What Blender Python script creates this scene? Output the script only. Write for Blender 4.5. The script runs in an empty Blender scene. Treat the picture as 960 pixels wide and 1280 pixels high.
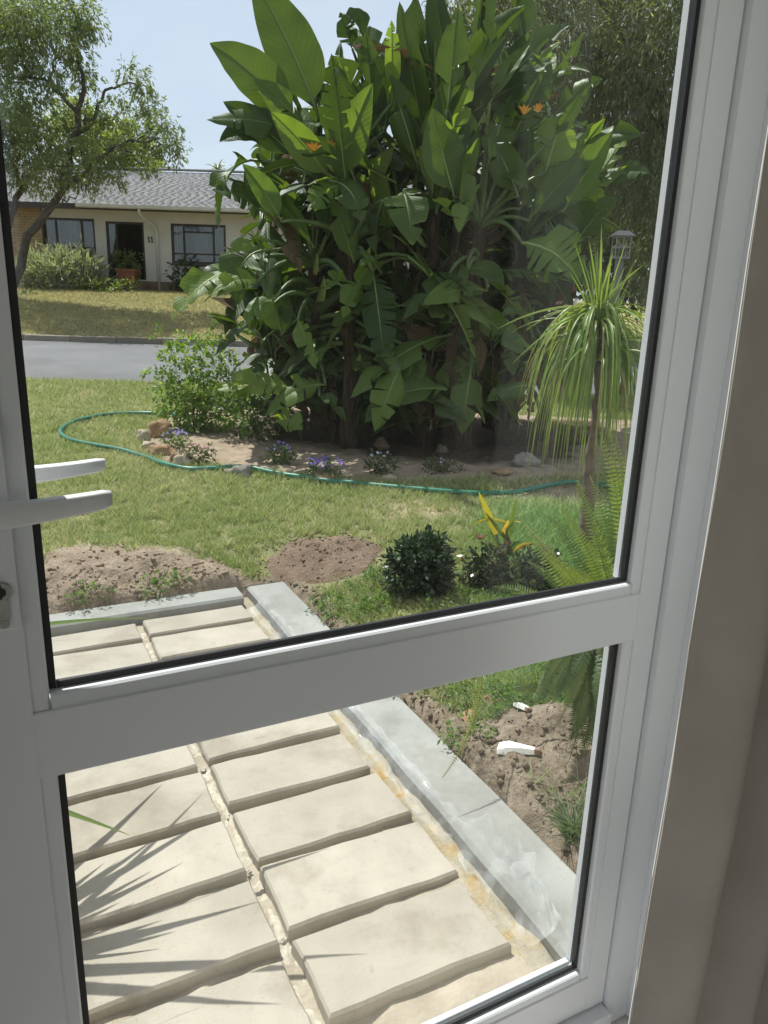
import bpy, math, random
import numpy as np
from mathutils import Vector, Matrix, noise

scene = bpy.context.scene
R = math.radians

# ------------------------------------------------------------------ camera, sky, sun, exposure
PITCH, ROLL, EYE, FPX = R(16.0), R(1.87), 1.6, 940.0
_F = Vector((0, math.cos(PITCH), -math.sin(PITCH)))
_R0 = Vector((1, 0, 0)); _U0 = _R0.cross(_F)
CR = math.cos(ROLL)*_R0 + math.sin(ROLL)*_U0
CU = -math.sin(ROLL)*_R0 + math.cos(ROLL)*_U0
CAM = Vector((0, 0, EYE))
cd = bpy.data.cameras.new('camera')
cam = bpy.data.objects.new('camera', cd); scene.collection.objects.link(cam)
cd.sensor_fit = 'VERTICAL'; cd.sensor_height = 36.0; cd.lens = 36.0*FPX/1280
cd.clip_start = 0.02; cd.clip_end = 2000
m = Matrix.Identity(4)
for i, ax in enumerate((CR, CU, -_F)):
    for k in range(3): m[k][i] = ax[k]
m.translation = CAM
cam.matrix_world = m
scene.camera = cam

SUN_AZ, SUN_EL = R(42), R(60)          # azimuth to the left of the heading (+Y)
S_DIR = Vector((-math.sin(SUN_AZ)*math.cos(SUN_EL), math.cos(SUN_AZ)*math.cos(SUN_EL), math.sin(SUN_EL)))
sd = bpy.data.lights.new('sun', 'SUN'); sd.energy = 4.5; sd.angle = R(0.5); sd.color = (1, .97, .92)
so = bpy.data.objects.new('sun', sd); scene.collection.objects.link(so)
so.rotation_euler = (-S_DIR).to_track_quat('-Z', 'Y').to_euler(); so.location = (0, 0, 30)

w = bpy.data.worlds.new('World'); scene.world = w; w.use_nodes = True
nt = w.node_tree; bg = nt.nodes['Background']
sky = nt.nodes.new('ShaderNodeTexSky'); sky.sky_type = 'NISHITA'; sky.sun_disc = False
sky.sun_elevation = SUN_EL; sky.sun_rotation = -SUN_AZ
sky.air_density = 1.0; sky.dust_density = 1.6; sky.ozone_density = 1.4
tcw = nt.nodes.new('ShaderNodeTexCoord')
mpw = nt.nodes.new('ShaderNodeMapping'); mpw.inputs['Scale'].default_value = (1.2, 1.2, 3.4)
nzw = nt.nodes.new('ShaderNodeTexNoise'); nzw.inputs['Scale'].default_value = 2.1; nzw.inputs['Detail'].default_value = 7; nzw.inputs['Roughness'].default_value = .55
rpw = nt.nodes.new('ShaderNodeMapRange'); rpw.inputs['From Min'].default_value = .38; rpw.inputs['From Max'].default_value = .72
rpw.inputs['To Min'].default_value = .50; rpw.inputs['To Max'].default_value = .88
mxw = nt.nodes.new('ShaderNodeMix'); mxw.data_type = 'RGBA'
nt.links.new(tcw.outputs['Generated'], mpw.inputs[0]); nt.links.new(mpw.outputs[0], nzw.inputs['Vector'])
nt.links.new(nzw.outputs['Fac'], rpw.inputs['Value']); nt.links.new(rpw.outputs[0], mxw.inputs['Factor'])
nt.links.new(sky.outputs[0], mxw.inputs['A']); mxw.inputs['B'].default_value = (6.5, 7.1, 8.2, 1)
nt.links.new(mxw.outputs['Result'], bg.inputs['Color']); bg.inputs['Strength'].default_value = 0.085

vs = scene.view_settings
vs.view_transform = 'Standard'; vs.look = 'None'; vs.exposure = 0.62; vs.gamma = 1.0
scene.cycles.transparent_max_bounces = 24
scene.cycles.max_bounces = 8; scene.cycles.diffuse_bounces = 4
scene.cycles.caustics_reflective = False; scene.cycles.caustics_refractive = False

# ------------------------------------------------------------------ helpers
rnd = random.Random(7)
def N3(x, y, z=0.0, s=1.0): return noise.noise(Vector((x*s, y*s, z*s)))

def ray(px, py): return _F*FPX + CR*(px-480) - CU*(py-640)
def at(px, py, y):
    d = ray(px, py); return CAM + d*(y/d.y)

PH = R(27.6)                             # the house wall we look out of is turned against the heading
AX = Vector((math.cos(PH), math.sin(PH), 0)); BX = Vector((-math.sin(PH), math.cos(PH), 0))
def D(a, b, z): return AX*a + BX*b + Vector((0, 0, z))
DM = Matrix(((AX.x, BX.x, 0, 0), (AX.y, BX.y, 0, 0), (0, 0, 1, 0), (0, 0, 0, 1)))

def smooth(x, a, b):
    t = np.clip((x-a)/(b-a), 0, 1); return t*t*(3-2*t)
PAVE = (-2.2, 1.335, 0.62, 3.80)          # a0, a1, b0, b1 of the dug-out paving bed
def Hbase(x, y):
    yy = y - .03*x
    z = np.interp(yy, [-50, 3, 6.5, 9, 11.6, 17.0, 18.0, 21, 24.6, 30, 60, 400], [.10, .10, .13, .16, .24, .42, .60, 1.12, 1.50, 1.56, 1.7, 2.5])
    return z
def H_np(x, y):
    x = np.asarray(x, float); y = np.asarray(y, float)
    z = Hbase(x, y)
    a = x*AX.x + y*AX.y; b = x*BX.x + y*BX.y
    d = np.maximum.reduce([PAVE[0]-a, a-PAVE[1], PAVE[2]-b, b-PAVE[3]])   # <0 inside the bed
    z = .012+(z-.012)*smooth(d, .0, .62)
    k = 1-smooth(d, -.02, .05)
    z = z*(1-k) + (-.075)*k
    kr = 1-smooth(d, .05, .45)
    z = z + 0.02*kr*(1-k)
    # the road trough
    yy = y-.03*x
    k = smooth(yy, 11.5, 11.62)*(1-smooth(yy, 17.0, 17.12))
    z = z-.06*k
    # inside our own house, below the floor
    return z
def H(x, y): return float(H_np(x, y))
def on_ground(px, py):
    d = ray(px, py).normalized(); t = 0.8
    while t < 120:
        p = CAM+d*t
        if p.z <= H(p.x, p.y): break
        t += .01 + t*.001
    return p

class MB:
    def __init__(s): s.v = []; s.f = []; s.mi = []; s.uv = []; s.sm = []
    def add(s, vs_, fs, mi=0, uvs=None, smooth=False):
        o = len(s.v); s.v += [tuple(p) for p in vs_]
        for k, f in enumerate(fs):
            s.f.append(tuple(i+o for i in f)); s.mi.append(mi); s.sm.append(smooth)
        s.uv += list(uvs) if uvs is not None else [(0, 0)]*len(vs_)
        return s
    def box(s, x0, x1, y0, y1, z0, z1, M=None, mi=0, bev=0.0):
        if bev > 0:
            b = bev
            V = []; F = []
            def ring(z, i): return [(x0+i, y0+i, z), (x1-i, y0+i, z), (x1-i, y1-i, z), (x0+i, y1-i, z)]
            for z, i in ((z0, b), (z0+b, 0), (z1-b, 0), (z1, b)): V += ring(z, i)
            for r_ in range(3):
                for k in range(4):
                    F.append((r_*4+k, r_*4+(k+1) % 4, r_*4+4+(k+1) % 4, r_*4+4+k))
            F.append((3, 2, 1, 0)); F.append((12, 13, 14, 15))
        else:
            V = [(x0, y0, z0), (x1, y0, z0), (x1, y1, z0), (x0, y1, z0), (x0, y0, z1), (x1, y0, z1), (x1, y1, z1), (x0, y1, z1)]
            F = [(3, 2, 1, 0), (4, 5, 6, 7), (0, 1, 5, 4), (1, 2, 6, 5), (2, 3, 7, 6), (3, 0, 4, 7)]
        if M is not None: V = [tuple(M @ Vector(p)) for p in V]
        return s.add(V, F, mi)
    def prism(s, prof, path0, path1, mi=0, up=None):
        """profile points (as offset Vectors) extruded from path0 to path1"""
        n = len(prof)
        V = [path0+p for p in prof]+[path1+p for p in prof]
        F = [(i, (i+1) % n, n+(i+1) % n, n+i) for i in range(n)]+[tuple(range(n))[::-1], tuple(range(n, 2*n))]
        return s.add(V, F, mi)
    def tube(s, pts, rad, n=8, mi=0, caps=True, smooth=True, flat=1.0):
        pts = [Vector(p) for p in pts]; k = len(pts)
        if not hasattr(rad, '__len__'): rad = [rad]*k
        V = []; F = []; prev = None
        for i, p in enumerate(pts):
            t = (pts[min(i+1, k-1)]-pts[max(i-1, 0)])
            t = t.normalized() if t.length > 1e-9 else Vector((0, 0, 1))
            if prev is None:
                u = t.cross(Vector((0, 0, 1)))
                if u.length < .05: u = t.cross(Vector((1, 0, 0)))
            else: u = prev-t*prev.dot(t)
            u.normalize(); prev = u; v = t.cross(u)
            for j in range(n):
                an = 2*math.pi*j/n
                V.append(p+(u*math.cos(an)+v*math.sin(an)*flat)*rad[i])
        for i in range(k-1):
            for j in range(n): F.append((i*n+j, i*n+(j+1) % n, (i+1)*n+(j+1) % n, (i+1)*n+j))
        uv = [(j/n, i/max(1, k-1)) for i in range(k) for j in range(n)]
        s.add(V, F, mi, uv, smooth)
        if caps:
            o = len(s.v)-len(V)
            for f in (tuple(range(n))[::-1], tuple((k-1)*n+j for j in range(n))):
                s.f.append(tuple(i+o for i in f)); s.mi.append(mi); s.sm.append(False)
        return s
    def build(s, name, mats, parent=None, label=None):
        me = bpy.data.meshes.new(name)
        off = Vector((0, 0, 0))
        q = parent
        while q is not None: off += q.location; q = q.parent
        V = np.array(s.v, np.float32).reshape(-1, 3)-np.array(off, np.float32)
        me.from_pydata(V.tolist(), [], s.f)
        if not isinstance(mats, (list, tuple)): mats = [mats]
        for mm in mats: me.materials.append(mm)
        me.polygons.foreach_set('material_index', s.mi); me.polygons.foreach_set('use_smooth', s.sm)
        uvl = me.uv_layers.new(name='UVMap')
        li = np.empty(len(me.loops), np.int32); me.loops.foreach_get('vertex_index', li)
        uvl.data.foreach_set('uv', np.array(s.uv, np.float32)[li].ravel())
        me.update()
        o = bpy.data.objects.new(name, me); scene.collection.objects.link(o)
        if parent is not None: o.parent = parent
        if label: o['label'] = label
        return o

def np_mesh(name, V, Fc, mat, parent=None, col=None, k=4, smooth=False):
    """V (n,3), Fc (m,k) ints, col (n,3) point colours"""
    me = bpy.data.meshes.new(name)
    off = np.zeros(3); q = parent
    while q is not None: off += np.array(q.location); q = q.parent
    V = (np.asarray(V, np.float64)-off).astype(np.float32)
    me.vertices.add(len(V)); me.vertices.foreach_set('co', V.ravel())
    mcount = len(Fc); me.loops.add(mcount*k); me.polygons.add(mcount)
    me.loops.foreach_set('vertex_index', np.asarray(Fc, np.int32).ravel())
    me.polygons.foreach_set('loop_start', np.arange(0, mcount*k, k, dtype=np.int32))
    me.polygons.foreach_set('loop_total', np.full(mcount, k, np.int32))
    if smooth: me.polygons.foreach_set('use_smooth', np.ones(mcount, bool))
    me.update(calc_edges=True)
    if col is not None:
        ca = me.color_attributes.new('Col', 'FLOAT_COLOR', 'POINT')
        c4 = np.ones((len(V), 4), np.float32); c4[:, :3] = col
        ca.data.foreach_set('color', c4.ravel())
    if mat is not None: me.materials.append(mat)
    o = bpy.data.objects.new(name, me); scene.collection.objects.link(o)
    if parent is not None: o.parent = parent
    return o

def thing(name, label, cat, loc=(0, 0, 0), group=None, kind=None):
    o = bpy.data.objects.new(name, None); scene.collection.objects.link(o)
    o.location = loc; o.empty_display_size = .1
    return tag(o, label, cat, group, kind)
def tag(o, label=None, cat=None, group=None, kind=None):
    if label: o['label'] = label
    if cat: o['category'] = cat
    if group: o['group'] = group
    if kind: o['kind'] = kind
    return o

# ------------------------------------------------------------------ materials
class Mat:
    def __init__(s, name):
        s.m = bpy.data.materials.new(name); s.m.use_nodes = True
        s.nt = s.m.node_tree; s.p = s.nt.nodes['Principled BSDF']; s.out = s.nt.nodes['Material Output']
    def n(s, t, **kw):
        o = s.nt.nodes.new(t)
        for k, v in kw.items():
            if k in o.inputs: o.inputs[k].default_value = v
            else: setattr(o, k, v)
        return o
    def l(s, a, b): s.nt.links.new(a, b)
    def coord(s, kind='Object', scale=(1, 1, 1)):
        t = s.n('ShaderNodeTexCoord'); mp = s.n('ShaderNodeMapping'); mp.inputs['Scale'].default_value = scale
        s.l(t.outputs[kind], mp.inputs[0]); return mp.outputs[0]
    def noise(s, scale, detail=4, vec=None, rough=.55):
        t = s.n('ShaderNodeTexNoise'); t.inputs['Scale'].default_value = scale; t.inputs['Detail'].default_value = detail; t.inputs['Roughness'].default_value = rough
        if vec is not None: s.l(vec, t.inputs['Vector'])
        return t.outputs['Fac']
    def ramp(s, fac, stops):
        t = s.n('ShaderNodeValToRGB'); e = t.color_ramp.elements
        while len(e) < len(stops): e.new(.5)
        for i, (p, c) in enumerate(stops):
            e[i].position = p; e[i].color = (*c, 1) if len(c) == 3 else c
        s.l(fac, t.inputs[0]); return t.outputs[0]
    def mix(s, fac, a, b, mode='MIX'):
        t = s.n('ShaderNodeMix'); t.data_type = 'RGBA'; t.blend_type = mode
        for v, i in ((fac, 'Factor'), (a, 'A'), (b, 'B')):
            if isinstance(v, (int, float)): t.inputs[i].default_value = v
            elif isinstance(v, tuple): t.inputs[i].default_value = (*v, 1)
            else: s.l(v, t.inputs[i])
        return t.outputs['Result']
    def mul(s, a, b, op='MULTIPLY'):
        t = s.n('ShaderNodeMath'); t.operation = op
        for v, i in ((a, 0), (b, 1)):
            if isinstance(v, (int, float)): t.inputs[i].default_value = v
            else: s.l(v, t.inputs[i])
        return t.outputs[0]
    def bump(s, h, strength=.3, dist=.01):
        t = s.n('ShaderNodeBump'); t.inputs['Strength'].default_value = strength; t.inputs['Distance'].default_value = dist
        s.l(h, t.inputs['Height']); s.l(t.outputs[0], s.p.inputs['Normal']); return t.outputs[0]
    def base(s, c, rough=.6, spec=.5, metal=0):
        if isinstance(c, tuple): s.p.inputs['Base Color'].default_value = (*c, 1)
        else: s.l(c, s.p.inputs['Base Color'])
        s.p.inputs['Roughness'].default_value = rough; s.p.inputs['Specular IOR Level'].default_value = spec; s.p.inputs['Metallic'].default_value = metal
        return s
    def attr(s, name='Col'):
        t = s.n('ShaderNodeVertexColor'); t.layer_name = name; return t.outputs[0]
    def obj_rand(s):
        return s.n('ShaderNodeObjectInfo').outputs['Random']
    def translucent(s, col, fac, normal=None):
        t = s.n('ShaderNodeBsdfTranslucent')
        if isinstance(col, tuple): t.inputs[0].default_value = (*col, 1)
        else: s.l(col, t.inputs[0])
        if normal is not None: s.l(normal, t.inputs['Normal'])
        mx = s.n('ShaderNodeMixShader'); mx.inputs[0].default_value = fac
        s.l(s.p.outputs[0], mx.inputs[1]); s.l(t.outputs[0], mx.inputs[2]); s.l(mx.outputs[0], s.out.inputs[0])

def simple(name, c, rough=.6, nscale=0, namt=.15, bump=0, bscale=40, spec=.5, metal=0, coord='Object'):
    M = Mat(name)
    if nscale:
        v = M.coord(coord)
        f = M.noise(nscale, 5, v)
        lo = tuple(x*(1-namt) for x in c); hi = tuple(min(1, x*(1+namt)) for x in c)
        M.base(M.ramp(f, [(.3, lo), (.7, hi)]), rough, spec, metal)
    else: M.base(c, rough, spec, metal)
    if bump:
        M.bump(M.noise(bscale, 4, M.coord(coord)), bump, .01)
    return M.m

# white powder-coated aluminium
M = Mat('white_aluminium'); v = M.coord('Object')
M.base(M.ramp(M.noise(3, 4, v), [(.3, (.70, .71, .745)), (.7, (.745, .755, .79))]), .42, .4)
M.bump(M.noise(900, 2, v), .04, .0004)
WHITE = M.m
RUBBER = simple('black_rubber', (.012, .012, .014), .5)
STEEL = simple('brushed_steel', (.45, .44, .42), .35, 60, .2, metal=1)
M = Mat('satin_lever'); M.base((.70, .70, .72), .34, .5); LEVER = M.m
M = Mat('plaster'); M.base(M.ramp(M.noise(4, 5, M.coord()), [(.3, (.78, .76, .73)), (.7, (.84, .82, .79))]), .85, .2)
M.bump(M.noise(120, 4, M.coord()), .15, .002); PLASTER = M.m
M = Mat('outer_wall_paint'); M.base(M.ramp(M.noise(2, 5, M.coord()), [(.3, (.60, .55, .46)), (.7, (.70, .65, .56))]), .85, .2); OUTPAINT = M.m
# glass
M = Mat('window_glass')
lw = M.n('ShaderNodeLayerWeight'); lw.inputs['Blend'].default_value = .5
p5 = M.mul(lw.outputs['Facing'], 5.0, 'POWER'); fac = M.mul(M.mul(p5, .90), .014, 'ADD')
dirt_haze = M.ramp(M.noise(2.2, 5, M.coord()), [(.35, (0, 0, 0)), (.8, (1, 1, 1))])  # thin smears, strengthened as haze painted over the view
tr = M.n('ShaderNodeBsdfTransparent'); tr.inputs[0].default_value = (.955, .975, .965, 1)
gl = M.n('ShaderNodeBsdfGlossy'); gl.inputs['Roughness'].default_value = .0; gl.inputs[0].default_value = (1, 1, 1, 1)
mx = M.n('ShaderNodeMixShader'); M.l(fac, mx.inputs[0]); M.l(tr.outputs[0], mx.inputs[1]); M.l(gl.outputs[0], mx.inputs[2])
df = M.n('ShaderNodeBsdfDiffuse'); df.inputs[0].default_value = (.7, .72, .74, 1)
mx2 = M.n('ShaderNodeMixShader'); M.l(M.mul(dirt_haze, .045), mx2.inputs[0]); M.l(mx.outputs[0], mx2.inputs[1]); M.l(df.outputs[0], mx2.inputs[2])
M.l(mx2.outputs[0], M.out.inputs[0]); GLASS = M.m
# far window glass (dark, a little reflective)
M = Mat('far_window_glass')
tr = M.n('ShaderNodeBsdfTransparent'); tr.inputs[0].default_value = (.75, .78, .8, 1)
gl = M.n('ShaderNodeBsdfGlossy'); gl.inputs['Roughness'].default_value = .03
mx = M.n('ShaderNodeMixShader'); mx.inputs[0].default_value = .10; M.l(tr.outputs[0], mx.inputs[1]); M.l(gl.outputs[0], mx.inputs[2]); M.l(mx.outputs[0], M.out.inputs[0]); FGLASS = M.m
# curtain cloth
M = Mat('curtain_cloth'); v = M.coord('Object', (1, 1, 1))
wv = M.n('ShaderNodeTexWave'); wv.inputs['Scale'].default_value = 520; wv.bands_direction = 'Z'; M.l(v, wv.inputs[0])
c = M.ramp(M.noise(9, 5, v), [(.3, (.47, .425, .39)), (.7, (.55, .50, .46))])
M.base(c, .95, .1); M.bump(M.mul(wv.outputs['Fac'], M.noise(300, 3, v), 'ADD'), .25, .0008)
M.translucent(c, .25); CURTAIN = M.m
M = Mat('lining_cloth'); M.base((.74, .74, .72), .9, .1); M.translucent((.6, .6, .57), .15); LINING = M.m

# concrete slab
def slab_mat(name, lo, hi, stain):
    M = Mat(name); r = M.obj_rand()
    t = M.n('ShaderNodeTexCoord'); ad = M.n('ShaderNodeVectorMath'); ad.operation = 'ADD'
    cm = M.n('ShaderNodeCombineXYZ'); M.l(M.mul(r, 37.0), cm.inputs[0]); M.l(M.mul(r, 91.0), cm.inputs[1])
    M.l(t.outputs['Object'], ad.inputs[0]); M.l(cm.outputs[0], ad.inputs[1]); v = ad.outputs[0]
    c1 = M.ramp(M.noise(4.5, 6, v, .6), [(.28, lo), (.72, hi)])
    c2 = M.mix(M.ramp(M.noise(2.2, 4, v), [(.52, (0, 0, 0)), (.75, (.6, .6, .6))]), c1, stain)
    c3 = M.mix(M.mul(r, .36), c2, tuple(x*.82 for x in stain))
    sp = M.ramp(M.noise(160, 2, v), [(.30, (.55, .55, .55)), (.40, (1, 1, 1))])
    c4 = M.mix(.35, c3, sp, 'MULTIPLY')
    dk = M.ramp(M.noise(1.7, 6, v, .7), [(.50, (1, 1, 1)), (.58, (.80, .78, .75)), (.66, (.95, .94, .92)), (.74, (.74, .72, .68))]); c4 = M.mix(.75, c4, dk, 'MULTIPLY')
    c4 = M.mix(M.ramp(M.noise(23, 6, v, .7), [(.62, (0, 0, 0)), (.75, (.55, .55, .55))]), c4, tuple(x*.62 for x in stain))
    M.base(c4, .88, .25)
    M.bump(M.mul(M.noise(70, 5, v), M.mul(M.noise(6, 3, v), 1.6), 'ADD'), .22, .004)
    return M.m
SLAB = slab_mat('cast_slab', (.325, .292, .243), (.425, .386, .326), (.24, .212, .172))
CONC = slab_mat('grey_concrete', (.265, .268, .252), (.345, .345, .325), (.21, .21, .20))
MORTAR = simple('cream_mortar', (.44, .40, .325), .95, 30, .2, .5, 90)
M = Mat('sand_bed'); v = M.coord()
c = M.ramp(M.noise(9, 6, v), [(.25, (.25, .21, .155)), (.55, (.35, .305, .24)), (.8, (.42, .38, .31))])
M.base(c, .95, .1); M.bump(M.noise(60, 6, v), .7, .01); SAND = M.m
M = Mat('ochre_board'); v = M.coord()
M.base(M.ramp(M.noise(14, 5, v), [(.33, (.42, .27, .10)), (.43, (.41, .33, .21)), (.57, (.40, .355, .28)), (.8, (.46, .415, .34))]), .8, .2); M.bump(M.noise(45, 6, v, .7), .9, .012); OCHRE = M.m
# soil / clods / stones
def soil_mat(name, a, b, c_, bscale=45):
    M = Mat(name); v = M.coord()
    M.base(M.ramp(M.mul(M.mul(M.noise(7, 6, v), .6), M.mul(M.noise(60, 4, v), .4), 'ADD'), [(.3, a), (.5, b), (.68, c_)]), .95, .1)
    M.bump(M.noise(bscale, 6, v), .9, .02); return M.m
SOIL = soil_mat('garden_soil', (.10, .076, .055), (.185, .148, .11), (.28, .235, .18))
CLODM = soil_mat('clod_soil', (.16, .12, .085), (.28, .215, .155), (.38, .30, .225))
REDSOIL = soil_mat('reddish_soil', (.105, .074, .052), (.165, .12, .086), (.23, .175, .13))
GREYSOIL = soil_mat('dug_soil', (.12, .092, .068), (.235, .185, .138), (.335, .275, .21))
def stone_mat(name, a, b):
    M = Mat(name); v = M.coord()
    M.base(M.ramp(M.noise(11, 6, v), [(.3, a), (.7, b)]), .85, .2); M.bump(M.noise(28, 6, v), .5, .02); return M.m
STONE_B = stone_mat('brown_stone', (.21, .13, .07), (.36, .24, .14))
STONE_P = stone_mat('pale_stone', (.32, .265, .19), (.48, .42, .32))
STONE_D = stone_mat('shaded_stone', (.10, .075, .05), (.17, .13, .095))  # brown stone with the clump's shade put into its colour
STONE_G = stone_mat('grey_stone', (.17, .155, .13), (.30, .28, .245))

def leaf_vc(name, tfac=.35, rough=.45, tscale=1.6, spec=.4, blue=.55):
    """foliage whose colour is a point attribute"""
    M = Mat(name); c = M.attr(); M.base(c, rough, spec)
    tc = M.mix(1.0, c, (1.25*tscale, 1.35*tscale, blue*tscale), 'MULTIPLY')
    M.translucent(tc, tfac); return M.m
FOL = leaf_vc('foliage', .38, .5)
FOLG = leaf_vc('glossy_foliage', .12, .28, 1.3)
GRASS = leaf_vc('grass_blades', .35, .6, 1.0, blue=1.0)
PETAL = leaf_vc('petals', .3, .6, 1.0)
BARK = simple('rough_bark', (.15, .115, .085), .95, 14, .45, .8, 30)
BARKD = simple('dark_bark', (.075, .06, .048), .95, 10, .4, .8, 26)
M = Mat('fibrous_stem'); v = M.coord('Object', (14, 14, 2.2))
M.base(M.ramp(M.noise(3, 5, v), [(.3, (.022, .016, .012)), (.55, (.052, .038, .026)), (.75, (.11, .082, .055))]), .95, .1); M.bump(M.noise(4, 5, v), .9, .03); FIBRE = M.m

# banana-like leaf (UV: u along the blade, v across)
def big_leaf_mat(name, lo, hi, tcol, tfac, rough):
    M = Mat(name); t = M.n('ShaderNodeUVMap'); sx = M.n('ShaderNodeSeparateXYZ'); M.l(t.outputs[0], sx.inputs[0])
    av = M.mul(M.mul(M.mul(sx.outputs[1], .5, 'SUBTRACT'), 1.0), 0, 'ADD')
    ab = M.n('ShaderNodeMath'); ab.operation = 'ABSOLUTE'; M.l(av, ab.inputs[0])
    ph = M.mul(M.mul(sx.outputs[0], M.mul(ab.outputs[0], .30), 'SUBTRACT'), 100.0)
    sn = M.n('ShaderNodeMath'); sn.operation = 'SINE'; M.l(ph, sn.inputs[0])
    r = M.obj_rand(); v = M.coord('Object')
    c = M.ramp(M.mul(M.mul(M.noise(3.0, 4, v), .55), M.mul(r, .45), 'ADD'), [(.25, lo), (.72, hi)])
    vein = M.ramp(sn.outputs[0], [(0, (.86, .86, .86)), (1, (1, 1, 1))])
    c = M.mix(.8, c, vein, 'MULTIPLY')
    edge = M.ramp(M.mul(ab.outputs[0], M.mul(M.noise(14, 4, v), .10), 'ADD'), [(.545, (0, 0, 0)), (.575, (1, 1, 1))])
    c = M.mix(M.mul(edge, .55), c, (.26, .20, .09))
    M.base(c, rough, .24)
    nb = M.bump(M.mul(sn.outputs[0], M.mul(M.noise(2.5, 2, v), 9.0), 'ADD'), .14, .003)
    tc = M.mix(1.0, c, tcol, 'MULTIPLY'); M.translucent(tc, tfac, nb); return M.m
LEAF = big_leaf_mat('broad_leaf', (.030, .058, .015), (.084, .132, .030), (1.85, 1.85, .5), .29, .44)
LEAFY = big_leaf_mat('young_lit_broad_leaf', (.085, .145, .032), (.15, .22, .05), (2.3, 2.2, .6), .42, .46)  # lighter copy: young leaves, and sunlit glow put into the colour of others
LEAFD = big_leaf_mat('dry_broad_leaf', (.050, .034, .020), (.13, .092, .052), (1.1, .95, .7), .2, .9)
MIDRIB = simple('leaf_midrib', (.17, .22, .07), .5)
MIDRIBD = simple('dry_midrib', (.26, .21, .13), .8)
STALK = simple('leaf_stalk', (.075, .12, .035), .45, 8, .25)
STALKY = simple('pale_stalk', (.20, .26, .08), .5, 8, .2)

# ------------------------------------------------------------------ ground sheet
def axis(fine0, fine1, step, far0, far1, grow=1.22):
    xs = list(np.arange(fine0, fine1+1e-6, step)); s_ = step; x = xs[-1]
    while x < far1: s_ = min(s_*grow, 25); x += s_; xs.append(x)
    s_ = step; x = xs[0]; lo = []
    while x > far0: s_ = min(s_*grow, 25); x -= s_; lo.append(x)
    return np.array(lo[::-1]+xs)
gx = axis(-4.6, 4.2, .05, -400, 400); gy = axis(1.0, 9.4, .05, -60, 500, 1.10)
GX, GY = np.meshgrid(gx, gy)
def fbm(x, y, s, oct=3, seed=0.0):
    """cheap vectorised value noise"""
    out = np.zeros_like(x); amp = 1.0; tot = 0
    for o in range(oct):
        xs = x*s+seed*13.7+o*5.1; ys = y*s+seed*7.3+o*9.7
        xi = np.floor(xs); yi = np.floor(ys); fx = xs-xi; fy = ys-yi
        fx = fx*fx*(3-2*fx); fy = fy*fy*(3-2*fy)
        def h(a, b):
            q = np.sin(a*127.1+b*311.7+seed*17.0)*43758.5453; return q-np.floor(q)
        v_ = (h(xi, yi)*(1-fx)+h(xi+1, yi)*fx)*(1-fy)+(h(xi, yi+1)*(1-fx)+h(xi+1, yi+1)*fx)*fy
        out += amp*v_; tot += amp; amp *= .5; s *= 2.03
    return out/tot
def in_poly(x, y, poly):
    ins = np.zeros(x.shape, bool); n = len(poly); dmin = np.full(x.shape, 1e9)
    for i in range(n):
        x0, y0 = poly[i]; x1, y1 = poly[(i+1) % n]
        c_ = ((y0 > y) != (y1 > y)) & (x < (x1-x0)*(y-y0)/((y1-y0) or 1e-9)+x0); ins ^= c_
        dx, dy = x1-x0, y1-y0; t_ = np.clip(((x-x0)*dx+(y-y0)*dy)/(dx*dx+dy*dy), 0, 1)
        dmin = np.minimum(dmin, np.hypot(x-x0-t_*dx, y-y0-t_*dy))
    return np.where(ins, dmin, -dmin)          # signed distance, >0 inside
def gpoly(pts): return [tuple(on_ground(*p)[:2]) for p in pts]
BED = gpoly([(172, 552), (200, 578), (262, 588), (330, 592), (400, 602), (470, 606), (560, 604), (640, 606), (700, 600), (780, 596)]) + [(3.2, 6.6), (3.4, 9.6), (-1.2, 9.9), (-2.6, 9.0)]
DIG = gpoly([(40, 700), (120, 682), (200, 684), (262, 696), (285, 720), (320, 742), (300, 752), (60, 800), (20, 760)])
RSOIL = gpoly([(600, 905), (660, 892), (720, 885), (800, 905), (800, 1000), (760, 1090), (715, 1075), (640, 1005), (590, 975), (575, 925), (520, 905), (480, 868), (520, 858), (560, 880)])
BED_SHADE = gpoly([(285, 545), (340, 556), (400, 566), (480, 578), (560, 584), (640, 586), (720, 582)])+[(2.9, 9.4), (-1.4, 9.6)]  # ground below the clump whose shade is painted into the soil colour
SANDY = gpoly([(575, 622), (640, 604), (720, 598), (770, 610), (790, 640), (700, 636), (640, 630)])
PATHS = gpoly([(430, 640), (520, 622), (600, 626), (640, 640), (560, 650), (480, 655)])
def masks(x, y):
    n1 = fbm(x, y, 3.1, 3, 1.0)-.5; n2 = fbm(x, y, 11.0, 2, 2.0)-.5
    wob = n1*.30+n2*.12
    bed = smooth(in_poly(x, y, BED)+wob*.45, -.04, .10)
    dig = smooth(in_poly(x, y, DIG)+wob*.7, -.06, .14)
    rs = smooth(in_poly(x, y, RSOIL)+wob*.4, -.03, .08)
    sa = smooth(in_poly(x, y, SANDY)+wob*.6, -.08, .22)
    pa = smooth(in_poly(x, y, PATHS)+wob*1.2, -.25, .30)*.85
    a = x*AX.x+y*AX.y; b = x*BX.x+y*BX.y
    d = np.maximum.reduce([PAVE[0]-a, a-PAVE[1], PAVE[2]-b, b-PAVE[3]])
    ed = 1-smooth(d+wob*.25, .06, .17)
    return bed, dig, rs, sa, pa, ed
bed, dig, rs, sa, pa, ed = masks(GX, GY)
GZ = H_np(GX, GY)
near = (1-smooth(GY, 8.5, 10))
rough_m = np.clip(bed*.6+dig*1.3+rs*1.0+ed*.8, 0, 1.4)
GZ += near*rough_m*((fbm(GX, GY, 6, 3, 3.0)-.5)*.075+(fbm(GX, GY, 18, 2, 4.0)-.5)*.05)
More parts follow.
